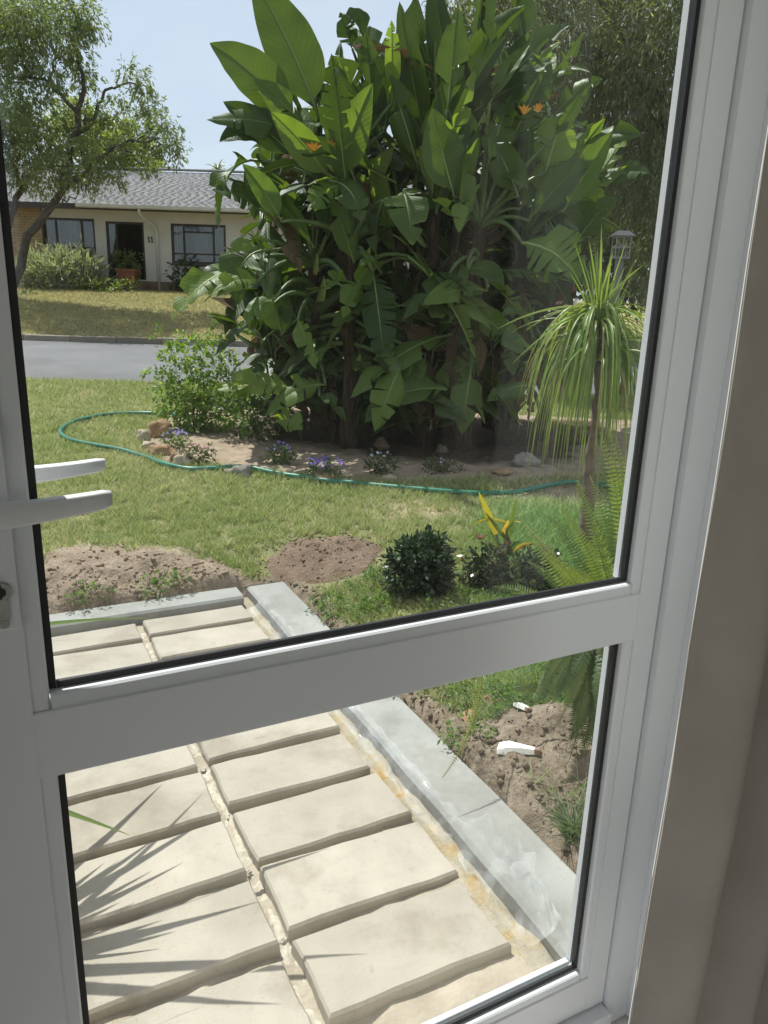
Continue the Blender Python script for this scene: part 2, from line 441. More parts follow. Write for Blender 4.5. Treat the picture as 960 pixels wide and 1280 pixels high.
GZ += near*(fbm(GX, GY, 1.3, 2, 5.0)-.5)*.03
GZ += dig*.03*near + rs*.03*near + bed*.03*near
col = np.zeros((GX.size, 3), np.float32)
soil_all = np.clip(np.maximum.reduce([bed, dig, rs, sa, pa, ed]), 0, 1)
col[:, 0] = soil_all.ravel()                                   # bare soil
col[:, 1] = np.clip(np.maximum(bed*.75, np.maximum(sa, np.maximum(dig*.55, pa*1.3))), 0, 1).ravel()      # paleness (dry sandy soil)
col[:, 2] = smooth(GY-.03*GX, 10.5, 19).ravel()                # dry lawn beyond the road
M = Mat('ground_soil_and_turf'); a_ = M.attr(); sp = M.n('ShaderNodeSeparateColor'); M.l(a_, sp.inputs[0]); v = M.coord('Object')
g1 = M.ramp(M.noise(5, 6, v), [(.3, (.14, .15, .065)), (.55, (.22, .215, .11)), (.75, (.32, .28, .165))])
g2 = M.ramp(M.noise(1.3, 6, v), [(.3, (.23, .215, .10)), (.55, (.33, .285, .15)), (.8, (.42, .345, .20))])
g = M.mix(sp.outputs[2], g1, g2)
fine = M.ramp(M.noise(55, 4, v), [(.3, (.62, .62, .58)), (.6, (1.1, 1.1, 1.05))]); g = M.mix(.7, g, fine, 'MULTIPLY')
s1 = M.ramp(M.noise(14, 7, v, .65), [(.28, (.105, .08, .058)), (.5, (.195, .155, .115)), (.72, (.285, .24, .185))])
s2 = M.ramp(M.noise(10, 7, v, .62), [(.28, (.24, .175, .12)), (.5, (.37, .29, .21)), (.75, (.46, .38, .285))])
s_ = M.mix(sp.outputs[1], s1, s2)
shade_c = M.ramp(M.noise(22, 5, v), [(.3, (.030, .022, .015)), (.6, (.065, .045, .030)), (.8, (.12, .085, .055))]); s_ = M.mix(M.mul(sp.outputs[2], .93), s_, shade_c)  # near-black brown painted in as the shade below the clump
M.base(M.mix(sp.outputs[0], g, s_), .95, .1)
M.bump(M.mul(M.noise(40, 6, v), M.mul(M.noise(150, 3, v), .5), 'ADD'), .8, .018)
GROUND = M.m
nx, ny = len(gx), len(gy)
ii = (np.arange(ny-1)[:, None]*nx+np.arange(nx-1)[None, :]).ravel()
gf = np.stack([ii, ii+1, ii+nx+1, ii+nx], 1)
bed_shade = smooth(in_poly(GX, GY, BED_SHADE)+(fbm(GX, GY, 4.0, 3, 6.0)-.5)*.5, -.10, .22)
col[:, 2] = np.where(GY.ravel() < 10.4, bed_shade.ravel(), col[:, 2])  # near side: amount of painted shade below the clump
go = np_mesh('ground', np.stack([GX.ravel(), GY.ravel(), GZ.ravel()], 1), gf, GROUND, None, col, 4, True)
tag(go, kind='structure')
# quick height lookup of the finished sheet
def HZ(x, y):
    i = np.clip(np.searchsorted(gx, x)-1, 0, nx-2); j = np.clip(np.searchsorted(gy, y)-1, 0, ny-2)
    fx = (x-gx[i])/(gx[i+1]-gx[i]); fy = (y-gy[j])/(gy[j+1]-gy[j])
    return (GZ[j, i]*(1-fx)+GZ[j, i+1]*fx)*(1-fy)+(GZ[j+1, i]*(1-fx)+GZ[j+1, i+1]*fx)*fy
def hz(x, y): return float(HZ(np.array([x]), np.array([y]))[0])
def gp(px, py, dz=0.0):
    d = ray(px, py).normalized(); t = 0.9
    while t < 80:
        p = CAM+d*t
        if p.z <= hz(p.x, p.y): break
        t += .006+t*.0008
    p.z = hz(p.x, p.y)+dz; return p

# road, its kerb across the street
M = Mat('asphalt'); v = M.coord()
c = M.ramp(M.noise(1.2, 6, v), [(.3, (.125, .125, .13)), (.7, (.165, .163, .165))])
c = M.mix(.5, c, M.ramp(M.noise(240, 2, v), [(.3, (.6, .6, .6)), (.65, (1.25, 1.25, 1.25))]), 'MULTIPLY')
c = M.mix(M.ramp(M.noise(.35, 3, v), [(.48, (0, 0, 0)), (.54, (.8, .8, .8))]), c, (.115, .113, .113))
c = M.mix(M.ramp(M.noise(3.5, 6, v, .75), [(.60, (0, 0, 0)), (.64, (.6, .6, .6))]), c, (.085, .085, .09))
M.base(c, .85, .3); M.bump(M.noise(180, 3, v), .5, .006); ASPH = M.m
rb = MB()
xs = np.linspace(-90, 90, 91)
prof = [11.50, 12.2, 13.4, 14.3, 15.4, 16.4, 17.02]
V = []
for x in xs:
    for k, q in enumerate(prof):
        y = q+.03*x; edge = (N3(x*1.3, 3.3)*.08 if k == 0 else 0)
        y += edge
        V.append((x, y, float(Hbase(x, y))+.004+.03*math.sin(math.pi*k/6) - (.03 if k == 0 else 0)))
F = [(i*7+k, (i+1)*7+k, (i+1)*7+k+1, i*7+k+1) for i in range(90) for k in range(6)]
rb.add(V, [f[::-1] for f in F], smooth=True)
tag(rb.build('road', ASPH), kind='structure')
kerb = bpy.data.objects.new('road_kerb', None); scene.collection.objects.link(kerb); tag(kerb, kind='structure'); kerb.location = (0, 17.05, .42)
KM = slab_mat('kerb_concrete', (.25, .22, .17), (.34, .30, .24), (.19, .165, .125))
for i in range(34):
    x0 = -22+i*1.0; kb = MB(); dz = rnd.uniform(-.012, .012)
    T = Matrix.Translation((x0, 17.02+.03*(x0), float(Hbase(x0, 17.05+.03*x0))+dz)) @ Matrix.Rotation(math.atan(.03), 4, 'Z')
    kb.box(.006, .994, 0, .16, -.05, .13, T, bev=.012); kb.build('kerb_stone', KM, kerb)

# ------------------------------------------------------------------ paving and edging
paving = bpy.data.objects.new('paving', None); scene.collection.objects.link(paving); tag(paving, kind='structure'); paving.location = D(.5, 2.2, 0)
def slab(a0, a1, b0, b1, z1, rot, mat, par=paving, name='paving_slab', thick=.06, jag=.0035, label=None):
    """hand-cast slab: subdivided top edge so its outline is slightly uneven"""
    mb = MB(); na, nb = 6, 4
    ca, cb = (a0+a1)/2, (b0+b1)/2; V = []; F = []
    per = [(a0+(a1-a0)*i/na, b0) for i in range(na)]+[(a1, b0+(b1-b0)*i/nb) for i in range(nb)]+[(a1-(a1-a0)*i/na, b1) for i in range(na)]+[(a0, b1-(b1-b0)*i/nb) for i in range(nb)]
    n = len(per); jt = [(rnd.uniform(-jag, jag), rnd.uniform(-jag, jag)) for _ in per]
    tx, ty = rnd.uniform(-.006, .006), rnd.uniform(-.006, .006)
    for lvl, (ins, zz) in enumerate(((-.003, z1-thick), (0, z1-.008), (.006, z1), (.05, z1+.0005))):
        for (p, q), (j1, j2) in zip(per, jt):
            dx = p-ca; dy = q-cb
            sx = (abs(dx)-ins)/abs(dx) if abs(dx) > max(ins, 1e-6) else 1; sy = (abs(dy)-ins)/abs(dy) if abs(dy) > max(ins, 1e-6) else 1
            x = dx*sx+j1; y = dy*sy+j2
            c_, s2 = math.cos(rot), math.sin(rot)
            xr, yr = ca+x*c_-y*s2, cb+x*s2+y*c_
            V.append(D(xr, yr, zz+tx*dx*4+ty*dy*4))
    for l_ in range(3):
        for k in range(n): F.append((l_*n+k, l_*n+(k+1) % n, (l_+1)*n+(k+1) % n, (l_+1)*n+k))
    F.append(tuple(range(3*n, 4*n)))
    mb.add(V, F); return mb.build(name, mat, par, label)
# sand bed under the slabs
sb = MB(); V = []; F = []
na, nb = 48, 60
for j in range(nb+1):
    for i in range(na+1):
        a = -2.0+3.16*i/na; b = .80+3.0*j/nb
        z = -.035+.016*N3(a*9, b*9, 1)+.012*N3(a*31, b*31, 2)
        V.append(D(a, b, z))
for j in range(nb):
    for i in range(na): F.append((j*(na+1)+i, j*(na+1)+i+1, (j+1)*(na+1)+i+1, (j+1)*(na+1)+i))
sb.add(V, F, smooth=True); tag(sb.build('sand_bed', SAND), kind='structure')
rowsR = [1.195+.2775*i for i in range(8)]
for i, b0 in enumerate(rowsR):
    slab(.548+rnd.uniform(-.004, .004), 1.058+rnd.uniform(-.010, .010), b0+.032, b0+.2775-.006, .0+rnd.uniform(-.004, .004), rnd.uniform(-.012, .012), SLAB)
    slab(.035+rnd.uniform(-.006, .006), .508+rnd.uniform(-.004, .004), b0+.006, b0+.2775-.034, .0+rnd.uniform(-.004, .004), rnd.uniform(-.012, .012), SLAB)
    slab(-.47, .0, b0+.012, b0+.2775-.030, .0, rnd.uniform(-.012, .012), SLAB)
    slab(-.98, -.50, b0+.012, b0+.2775-.030, .0, rnd.uniform(-.012, .012), SLAB)
b0 = rowsR[-1]+.2775
slab(.55, 1.065, b0+.03, 3.625, .0, .01, SLAB)
for a0, a1 in ((.05, .51), (-.47, .01), (-.98, -.5)): slab(a0, a1, b0+.01, 3.60, .0, -.008, SLAB)
# mortar lumps at the junctions
for b0 in rowsR:
    for k in range(1):
        mb = MB(); c = D(.528+rnd.uniform(-.012, .012), b0+rnd.uniform(-.03, .05), -.030); r = rnd.uniform(.008, .014)
        V = []; F = []
        for i in range(4):
            for j in range(8):
                an = j*math.pi/4; th = i/3*1.5
                rr = r*math.cos(th)*(1+.9*N3(c.x*31+math.cos(an)*1.6, c.y*37+math.sin(an)*1.6, i*.7+k*5))
                V.append(c+Vector((math.cos(an)*rr, math.sin(an)*rr*1.4, math.sin(th)*r*(.9+.5*N3(c.x*20, c.y*23, j)))))
        for i in range(3):
            for j in range(8): F.append((i*8+j, i*8+(j+1) % 8, i*8+8+(j+1) % 8, i*8+8+j))
        F.append(tuple(range(24, 32)))
        mb.add(V, F); mb.build('mortar_lump', MORTAR, paving)
# loose mortar and sand lying in the long joint
mb = MB(); V = []; F = []; bs = np.arange(.95, 3.6, .012); na_ = 6
for b in bs:
    for i in range(na_+1):
        a = .505+.050*i/na_+.004*N3(b*9, i)
        z = -.040+.026*max(0, N3(a*20, b*6, 3)+.35)*math.sin(math.pi*i/na_)+.012*N3(a*60, b*50, 5)
        V.append(D(a, b, z))
for j in range(len(bs)-1):
    for i in range(na_): F.append((j*(na_+1)+i, j*(na_+1)+i+1, (j+1)*(na_+1)+i+1, (j+1)*(na_+1)+i))
mb.add(V, F, smooth=True); mb.build('mortar_joint', MORTAR, paving)

def strip(name, label, a0, a1, b0, b1, z0, z1, skew=0.0, seg=14, mat=CONC, along='b', jag=.008):
    mb = MB(); V = []; F = []
    for i in range(seg+1):
        t = i/seg
        if along == 'b':
            b = b0+(b1-b0)*t; l = a0+skew*t; r = a1+skew*t
            prof = [(l+.004, z0), (l, z1-.012), (l+.012, z1), (r-.014, z1), (r, z1-.014), (r+.01, z0)]
            for (q, z) in prof: V.append(D(q+jag*N3(q*3, b*6, 4), b, z+.004*N3(q*2, b*4, 9)))
        else:
            a = a0+(a1-a0)*t; n_ = b0+skew*t; f = b1+skew*t
            prof = [(n_+.004, z0), (n_, z1-.012), (n_+.012, z1), (f-.014, z1), (f, z1-.014), (f+.01, z0)]
            for (q, z) in prof: V.append(D(a, q+jag*N3(q*3, a*6, 4), z+.004*N3(q*2, a*4, 9)))
    for i in range(seg):
        for k in range(5):
            q = (i*6+k, i*6+k+1, (i+1)*6+k+1, (i+1)*6+k); F.append(q if along == 'a' else q[::-1])
    F.append(tuple(range(6))); F.append(tuple(range(seg*6, seg*6+6))[::-1])
    mb.add(V, F); o = mb.build(name, mat); return tag(o, label, 'concrete edging')
strip('concrete_edging', 'long grey concrete strip running beside the paving slabs on their right', 1.130, 1.352, .90, 3.79, -.09, .030, .01)
strip('concrete_edging', 'grey concrete strip across the far end of the paving below the dug soil', -2.0, 1.085, 3.645, 3.80, -.09, .030, .02, along='a')
# doorstep of our own house, just under the door
ds = MB(); ds.box(-.30, 1.12, .79, 1.075, -.09, .0, DM, bev=.012); tag(ds.build('doorstep', simple('pale_screed', (.60, .56, .46), .9, 12, .12, .3, 60)), 'cream doorstep strip under the lower door pane', 'doorstep')

# ochre strip between the slabs and the edging
oc = MB(); V = []; F = []
bb = np.arange(1.00, 3.62, .025)
for i, b in enumerate(bb):
    l = 1.062+.016*N3(b*5, 1)+.010*N3(b*19, 2); r = 1.115+.022*N3(b*4, 7)+.010*N3(b*17, 3)
    for q, z in ((l-.02, -.075), (l, -.040+.022*N3(b*6, 3)+.012*N3(b*23, 4)), ((l+r)/2, -.022+.026*N3(b*9, 5)+.014*N3(b*27, 6)), (r, -.010+.02*N3(b*7, 8)), (r+.02, -.065)): V.append(D(q, b, z))
for i in range(len(bb)-1):
    for k in range(4): F.append((i*5+k, (i+1)*5+k, (i+1)*5+k+1, i*5+k+1)[::-1])
oc.add(V, F, smooth=True); tag(oc.build('sand_strip', OCHRE), 'rough pale and ochre sand strip between the slabs and the concrete edging', 'sand strip')

# crumpled clear plastic film lying along the edging
M = Mat('clear_film'); v = M.coord()
tr = M.n('ShaderNodeBsdfTransparent'); tr.inputs[0].default_value = (.96, .97, .97, 1)
M.base((.80, .82, .84), .06, 1.0)
M.bump(M.noise(30, 2, v), .35, .012)
mx = M.n('ShaderNodeMixShader'); M.l(M.ramp(M.noise(11, 5, v), [(.40, (.06, .06, .06)), (.62, (.20, .20, .20)), (.75, (.45, .45, .45))]), mx.inputs[0]); M.l(tr.outputs[0], mx.inputs[1]); M.l(M.p.outputs[0], mx.inputs[2]); M.l(mx.outputs[0], M.out.inputs[0]); FILM = M.m
fl = MB(); V = []; F = []; nb = 64; na = 8
for j in range(nb+1):
    b = 1.17+2.35*j/nb; t = (b-1.17)/2.35
    wd = .085+.065*math.exp(-((b-1.36)/.17)**2)+.03*N3(b*5, 2)
    l0 = 1.068+.010*N3(b*3, 5)+0
    for i in range(na+1):
        u = i/na; a = l0+wd*u
        amp = .034*math.exp(-((b-1.42)/.3)**2)+.016
        z = -.004+.045*float(smooth(a, 1.09, 1.13))+amp*abs(N3(a*19, b*15, 1))*2.4+.016*abs(N3(a*43, b*37, 2))+.010
        V.append(D(a+.01*N3(a*20, b*17, 6), b+.012*N3(a*18, b*21, 7), z))
for j in range(nb):
    for i in range(na): F.append((j*(na+1)+i, j*(na+1)+i+1, (j+1)*(na+1)+i+1, (j+1)*(na+1)+i))
fl.add(V, F, smooth=False); tag(fl.build('plastic_sheet', FILM), 'crumpled clear plastic film along the inner edge of the concrete strip', 'plastic sheet')

# ------------------------------------------------------------------ the door we look through
FLOOR = .42
door = thing('glazed_door', 'white aluminium door with two glass panes and a middle rail', 'door', D(.36, .72, FLOOR))
bI, bO, bG = .70, .736, .722             # inner face, outer face, glass
A0, A1 = .0250, .750                      # clear glass between the gaskets
Z1L, Z1H = .558, 1.135                    # lower pane
Z2L, Z2H = 1.236, 2.46                    # upper pane
LA0, LA1, LZ0, LZ1 = -.078, .812, .466, 2.55
BW = .016                                 # glazing bead width
def dbox(name, a0, a1, b0, b1, z0, z1, mat=WHITE, par=door, bev=.0015, label=None):
    mb = MB(); mb.box(a0, a1, b0, b1, z0, z1, DM, bev=bev); return mb.build(name, mat, par, label)
g_ = .0065
e = BW+g_
dbox('stile', LA0, A0-e, bI, bO, LZ0, LZ1)
dbox('stile', A1+e, LA1, bI, bO, LZ0, LZ1)
dbox('bottom_rail', A0-e-.010, A1+e+.010, bI+.0005, bO-.0005, LZ0+.0006, Z1L-e)
dbox('middle_rail', A0-e-.010, A1+e+.010, bI+.0005, bO-.0005, Z1H+g_, Z2L-e)
dbox('top_rail', A0-e-.010, A1+e+.010, bI+.0005, bO-.0005, Z2H+e, LZ1-.0006)
def bead(z0, z1, horiz, a=None):
    """sloped glazing bead on the room side of the glass"""
def bead_ring(z0, z1, top_bead):
    lo_a, hi_a = A0-g_, A1+g_; lo_z, hi_z = z0-g_, z1+g_
    def run(P0, P1, outw):
        mb = MB()
        prof = [outw*BW+BX*(bI+.003), outw*.0025+BX*(bI+.003), outw*.0004+BX*(bI+.0055), BX*(bG-.004), outw*BW+BX*(bG-.004)]
        mb.prism(prof, P0, P1); mb.build('glazing_bead', WHITE, door)
    ua, uz = AX, Vector((0, 0, 1))
    zz = hi_z+(BW if top_bead else 0)
    run(AX*lo_a+uz*(lo_z-BW+.0004), AX*lo_a+uz*(zz-.0004), -ua)
    run(AX*hi_a+uz*(lo_z-BW+.0004), AX*hi_a+uz*(zz-.0004), ua)
    run(AX*(lo_a+.0004)+uz*lo_z, AX*(hi_a-.0004)+uz*lo_z, -uz)
    if top_bead: run(AX*(lo_a+.0004)+uz*hi_z, AX*(hi_a-.0004)+uz*hi_z, uz)
    # black gasket
    k = .0085
    for (a0, a1, q0, q1) in ((A0-g_, A0, lo_z, hi_z), (A1, A1+g_, lo_z, hi_z), (A0+.0003, A1-.0003, lo_z, z0), (A0+.0003, A1-.0003, z1, hi_z)):
        dbox('gasket', a0, a1, bG-.0095, bG-.003, q0, q1, RUBBER, bev=.0012)
    # outer reveal pieces beyond the glass
    for (a0, a1, q0, q1) in ((A0-e+.001, A0-.002, lo_z, hi_z), (A1+.002, A1+e-.001, lo_z, hi_z), (A0, A1, lo_z-.012, z0-(.0145 if top_bead else .001)), (A0, A1, z1+.002, hi_z)):
        dbox('outer_bead', a0, a1, bG+.003, bG+.0125, q0, q1, WHITE, bev=.001)
    gm = MB(); gm.box(A0-.006, A1+.006, bG-.002, bG+.002, z0-.006, z1+.006, DM); gm.build('glass_pane', GLASS, door)
bead_ring(Z1L, Z1H, False)
bead_ring(Z2L, Z2H, True)
# handle
hd = bpy.data.objects.new('handle', None); scene.collection.objects.link(hd); hd.parent = door; hd.location = (0, 0, 0)
dbox('handle_plate', -.0425, .0015, bI-.009, bI-.0005, 1.305, 1.495, WHITE, hd, .002)
def lever(name, side, b):
    mb = MB(); n = 14; V = []; F = []
    base_a, tip_a = -.020, (.080 if side < 0 else .094)
    bend = .007
    for i in range(n+1):
        t = i/n; a = base_a+(tip_a-base_a)*t
        zc = (1.4205 if side < 0 else 1.4185)+bend*t*t
        hh = (.0112 if side < 0 else .0095)*(1-.32*t); th = .006
        if i == n: hh *= .8; th *= .7
        for (db, dz) in ((-th, -hh*.75), (-th*.55, -hh), (th*.55, -hh), (th, -hh*.75), (th, hh*.75), (th*.55, hh), (-th*.55, hh), (-th, hh*.75)):
            V.append(D(a, b+db+.006*math.sin(t*2.2)*side*-.6, zc+dz))
    for i in range(n):
        for k in range(8): F.append((i*8+k, i*8+(k+1) % 8, i*8+8+(k+1) % 8, i*8+8+k))
    F.append(tuple(range(8))[::-1]); F.append(tuple(range(n*8, n*8+8)))
    mb.add(V, F, smooth=True); mb.build(name, LEVER, hd)
    sp_ = MB(); b1 = bI-.0095 if side < 0 else bO+.0005
    sp_.tube([D(-.020, b1, 1.42), D(-.020, b, 1.42)], .0095, 12); sp_.build('spindle', LEVER, hd)
lever('inner_lever', -1, .652); lever('outer_lever', 1, .805)
cy = MB(); cy.tube([D(-.0125, bI-.0095, 1.343), D(-.0125, bI-.013, 1.343)], .0085, 16); cy.box(-.0175, -.0075, bI-.0122, bI-.0095, 1.316, 1.336, DM, bev=.001); cyo = cy.build('keyhole', STEEL, hd)
kh = MB(); kh.tube([D(-.0125, bI-.0132, 1.343), D(-.0125, bI-.0138, 1.343)], .0045, 12); kh.box(-.0135, -.0115, bI-.0140, bI-.0130, 1.337, 1.350, DM, mi=0)
kh.build('key_slot', RUBBER, hd)
sc_ = MB(); sc_.tube([D(-.0125, bI-.0095, 1.3125), D(-.0125, bI-.0112, 1.3125)], .0042, 12); sc_.build('screw', STEEL, hd)

frame = thing('door_frame', 'white aluminium frame around the glazed door', 'door frame', D(.36, .72, FLOOR))
def fbox(name, *a, **k): return dbox(name, *a, par=frame, **k)
for s0, s1, nm in ((LA1+.003, LA1+.050, 'jamb'), (LA0-.053, LA0-.003, 'jamb')): fbox(nm, s0, s1, bI-.010, bO+.012, FLOOR+.002, 2.60, bev=.002)
fbox('jamb_lip', LA1+.0505, LA1+.072, bI-.026, bO+.010, FLOOR+.002, 2.60, bev=.003)
fbox('jamb_lip', LA0-.075, LA0-.0535, bI-.026, bO+.010, FLOOR+.002, 2.60, bev=.003)
fbox('threshold', LA0-.0525, LA1+.0025, bI-.022, bO+.03, FLOOR+.002, LZ0-.004, bev=.002)
fbox('head', LA0-.0525, LA1+.0495, bI-.010, bO+.012, 2.6005, 2.66, bev=.002)

# room: walls with the door opening, floor, ceiling, and unseen wide openings at back and left, added to bring daylight in
WI, WO = .565, .80
oa0, oa1 = LA0-.077, LA1+.074
def rbox(name, a0, a1, b0, b1, z0, z1, mat=PLASTER):
    mb = MB(); mb.box(a0, a1, b0, b1, z0, z1, DM); return tag(mb.build(name, mat), kind='structure')
rbox('wall', oa1, 4.2, WI, WO, -.3, 3.1); rbox('wall', -3.2, oa0, WI, WO, -.3, 3.1); rbox('wall', oa0+.0005, oa1-.0005, WI, WO-.002, 2.662, 3.1)
rbox('wall', oa0+.0005, oa1-.0005, WI+.002, WO-.002, -.3, FLOOR-.004)
rbox('wall', 4.2005, 4.4, -4.2, WO-.001, -.3, 3.1)
rbox('wall', -3.4, -3.2005, .45, WO-.001, -.3, 3.1); rbox('wall', -3.4, -3.2005, -4.2, .4495, 2.90, 3.1)
rbox('wall', -3.4, -3.2, -4.4, -4.2005, -.3, 3.1); rbox('wall', .25, 4.4, -4.4, -4.2005, -.3, 3.1); rbox('wall', -3.1995, .2495, -4.4, -4.2005, 2.90, 3.1)
rbox('ceiling', -3.1995, 4.1995, -4.199, WI-.0005, 2.95, 3.0995)
M = Mat('floor_tile'); M.base(M.ramp(M.noise(3, 5, M.coord()), [(.3, (.52, .48, .42)), (.7, (.62, .58, .51))]), .4, .4)
rbox('floor', -3.1995, 4.1995, -4.199, WI+.0015, -.25, FLOOR, M.m)

# curtain
def curtain_part(name, a0, a1, bc, z0, z1, folds, amp, mat, par, seed, lean=0.0, hem=0.0):
    mb = MB(); V = []; F = []; na, nz = 140, 30
    for j in range(nz+1):
        z = z0+(z1-z0)*j/nz
        for i in range(na+1):
            u = i/na
            a = a0+(a1-a0)*u+.012*N3(u*2, z*1.4, seed)+lean*(z1-z)*(1-u)
            b = bc+amp*math.cos(u*folds*2*math.pi+seed+.6*N3(u*3, z*.9, seed))*(.75+.35*N3(u*2, z*1.5, seed+3))+.006*N3(u*9, z*3, seed)
            V.append(D(a, b, z))
    for j in range(nz):
        for i in range(na): F.append((j*(na+1)+i, j*(na+1)+i+1, (j+1)*(na+1)+i+1, (j+1)*(na+1)+i))
    mb.add(V, F, smooth=True); o = mb.build(name, mat, par)
    sf = o.modifiers.new('thickness', 'SOLIDIFY'); sf.thickness = .0025
    return o
cur = thing('curtain', 'taupe cloth curtain drawn aside at the right of the door', 'curtain', D(.9, .45, FLOOR))
curtain_part('drape', .604, 1.60, .455, FLOOR+.015, 2.7, 8.3, .030, CURTAIN, cur, 0.2)
curtain_part('lining', .665, 1.58, .513, FLOOR+.03, 2.69, 3.4, .022, LINING, cur, 0.5)
rod = thing('curtain_rod', 'white curtain rod above the door', 'curtain rod', D(.5, .47, 2.72))
mb = MB(); mb.tube([D(-1.0, .47, 2.72), D(1.9, .47, 2.72)], .014, 12); mb.build('pole', WHITE, rod)
for a in (-.95, 1.85):
    mb = MB(); mb.box(a-.012, a+.012, .4845, WI-.0002, 2.705, 2.735, DM); mb.build('bracket', WHITE, rod)
# === part2
SPIKES = [(204, 981, .34), (198, 1045, .42), (277, 1012, .36), (130, 1078, .50), (147, 1076, .46), (190, 1090, .42), (326, 1128, .48), (413, 1062, .42), (203, 1150, .52), (460, 1195, .55), (240, 1120, .46), (170, 1130, .48), (120, 1110, .5), (150, 1130, .5), (170, 1170, .5), (130, 1190, .5), (180, 1210, .54), (220, 1165, .5), (250, 1150, .48), (110, 1230, .52), (160, 1232, .55), (210, 1236, .56), (350, 1250, .58), (230, 1080, .42)]

# ------------------------------------------------------------------ foliage generators
def cross(a, b): return np.cross(a, b)
def leaves_np(P, Dn, Nn, L, W, fold=.0):
    """rhombic leaves with a bent tip: P base points, Dn direction, Nn rough normal -> two quads each"""
    Dn = Dn/np.linalg.norm(Dn, axis=1, keepdims=True)
    S = cross(Dn, Nn); S /= (np.linalg.norm(S, axis=1, keepdims=True)+1e-9); N_ = cross(S, Dn)
    L = L[:, None]; W = W[:, None]
    v0 = P; v1 = P+Dn*L*.45+S*W*.5-N_*W*fold; v2 = P+Dn*L-N_*L*.12; v3 = P+Dn*L*.45-S*W*.5-N_*W*fold
    n = len(P); V = np.stack([v0, v1, v2, v3], 1).reshape(-1, 3)
    F = np.arange(n*4).reshape(n, 4); return V, F
def foliage(name, clumps, n, L, W, cols, mat, parent, seed=0, droop=0.0, shell=.55, jit=.25, sub=9, label=None, kind=None):
    """clumps: (centre, (rx,ry,rz)); leaves gather in twig sprays inside each clump"""
    rg = np.random.default_rng(seed)
    wts = np.array([r[0]*r[2] for c, r in clumps])**1.0; wts = wts/wts.sum()
    Vs = []; Cs = []
    for (c, r), wt in zip(clumps, wts):
        k = max(6, int(n*wt)); ns = max(2, k//sub)
        d = rg.normal(size=(ns, 3)); d /= np.linalg.norm(d, axis=1, keepdims=True)
        rad = rg.random(ns)**(shell)
        sc = np.array(c)+d*rad[:, None]*np.array(r)
        idx = rg.integers(0, ns, k)
        sdir = d+rg.normal(size=(ns, 3))*.5; sdir[:, 2] -= droop
        sdir /= np.linalg.norm(sdir, axis=1, keepdims=True)
        t = rg.random(k)
        P = sc[idx]+sdir[idx]*(t*L*sub*.22)[:, None]+rg.normal(size=(k, 3))*L*jit
        Dn = sdir[idx]+rg.normal(size=(k, 3))*.55; Dn[:, 2] -= droop*.8
        Nn = rg.normal(size=(k, 3)); Nn[:, 2] = np.abs(Nn[:, 2])+.4
        l = L*(.6+.7*rg.random(k)); w_ = W*(.6+.7*rg.random(k))
        V, F = leaves_np(P, Dn, Nn, l, w_, .15)
        Vs.append(V)
        ci = rg.random(k)[:, None]*.6+rg.random(ns)[idx][:, None]*.4
        lo, hi = np.array(cols[0]), np.array(cols[1])
        cc = lo*(1-ci)+hi*ci
        if len(cols) > 2:
            q = rg.random(k) < .05; cc[q] = np.array(cols[2])
        Cs.append(np.repeat(cc, 4, 0))
    V = np.concatenate(Vs); C_ = np.concatenate(Cs); F = np.arange(len(V)).reshape(-1, 4)
    o = np_mesh(name, V, F, mat, parent, C_, 4)
    if label: o['label'] = label
    return o
def wig(pts, amt, n=4, seed=0):
    out = []; rg = random.Random(seed)
    for i in range(len(pts)-1):
        a, b = Vector(pts[i]), Vector(pts[i+1])
        for k in range(n):
            t = k/n; p = a.lerp(b, t)
            if not (i == 0 and k == 0): p += Vector([rg.uniform(-amt, amt) for _ in range(3)])
            out.append(p)
    out.append(Vector(pts[-1])); return out
def taper(n, r0, r1): return [r0+(r1-r0)*i/(n-1) for i in range(n)]

def blade(mb, P0, P1, sag, width, nh, seg=8, mi=0, fold=.25, wprof=None, twist=0.0):
    """strap leaf: V-folded ribbon along a bent midline"""
    P0, P1 = Vector(P0), Vector(P1); ctrl = (P0+P1)/2+Vector(sag); V = []; F = []; UV = []
    nh = Vector(nh)
    for i in range(seg+1):
        t = i/seg; p = P0*(1-t)**2+ctrl*2*t*(1-t)+P1*t*t
        T = ((ctrl-P0)*(1-t)+(P1-ctrl)*t).normalized(); S = T.cross(nh)
        if S.length < 1e-3: S = T.cross(Vector((1, 0, 0)))
        S.normalize(); Nn = S.cross(T)
        wd = width*(wprof(t) if wprof else min(1, .55+t*2.2)*(1-t**2.6))*.5+.0006
        V += [p-S*wd+Nn*wd*fold, p-Nn*wd*fold, p+S*wd+Nn*wd*fold]; UV += [(t, 0), (t, .5), (t, 1)]
    for i in range(seg):
        for k in range(2): F.append((i*3+k, i*3+k+1, (i+1)*3+k+1, (i+1)*3+k))
    mb.add(V, F, mi, UV, True); return mb
def strap_mat(name, lo, hi, t, tfac=.35, rough=.4):
    M = Mat(name); r = M.obj_rand(); u = M.n('ShaderNodeUVMap'); sx = M.n('ShaderNodeSeparateXYZ'); M.l(u.outputs[0], sx.inputs[0])
    st = M.noise(5, 3, M.coord('UV', (1.2, 26, 1)))
    c = M.ramp(M.mul(M.mul(r, .6), M.mul(st, .4), 'ADD'), [(.2, lo), (.75, hi)])
    tip = M.ramp(sx.outputs[0], [(.9, (0, 0, 0)), (1, (1, 1, 1))]); c = M.mix(M.mul(tip, .6), c, (.25, .17, .07))
    M.base(c, rough, .45); M.translucent(M.mix(1.0, c, t, 'MULTIPLY'), tfac); return M.m

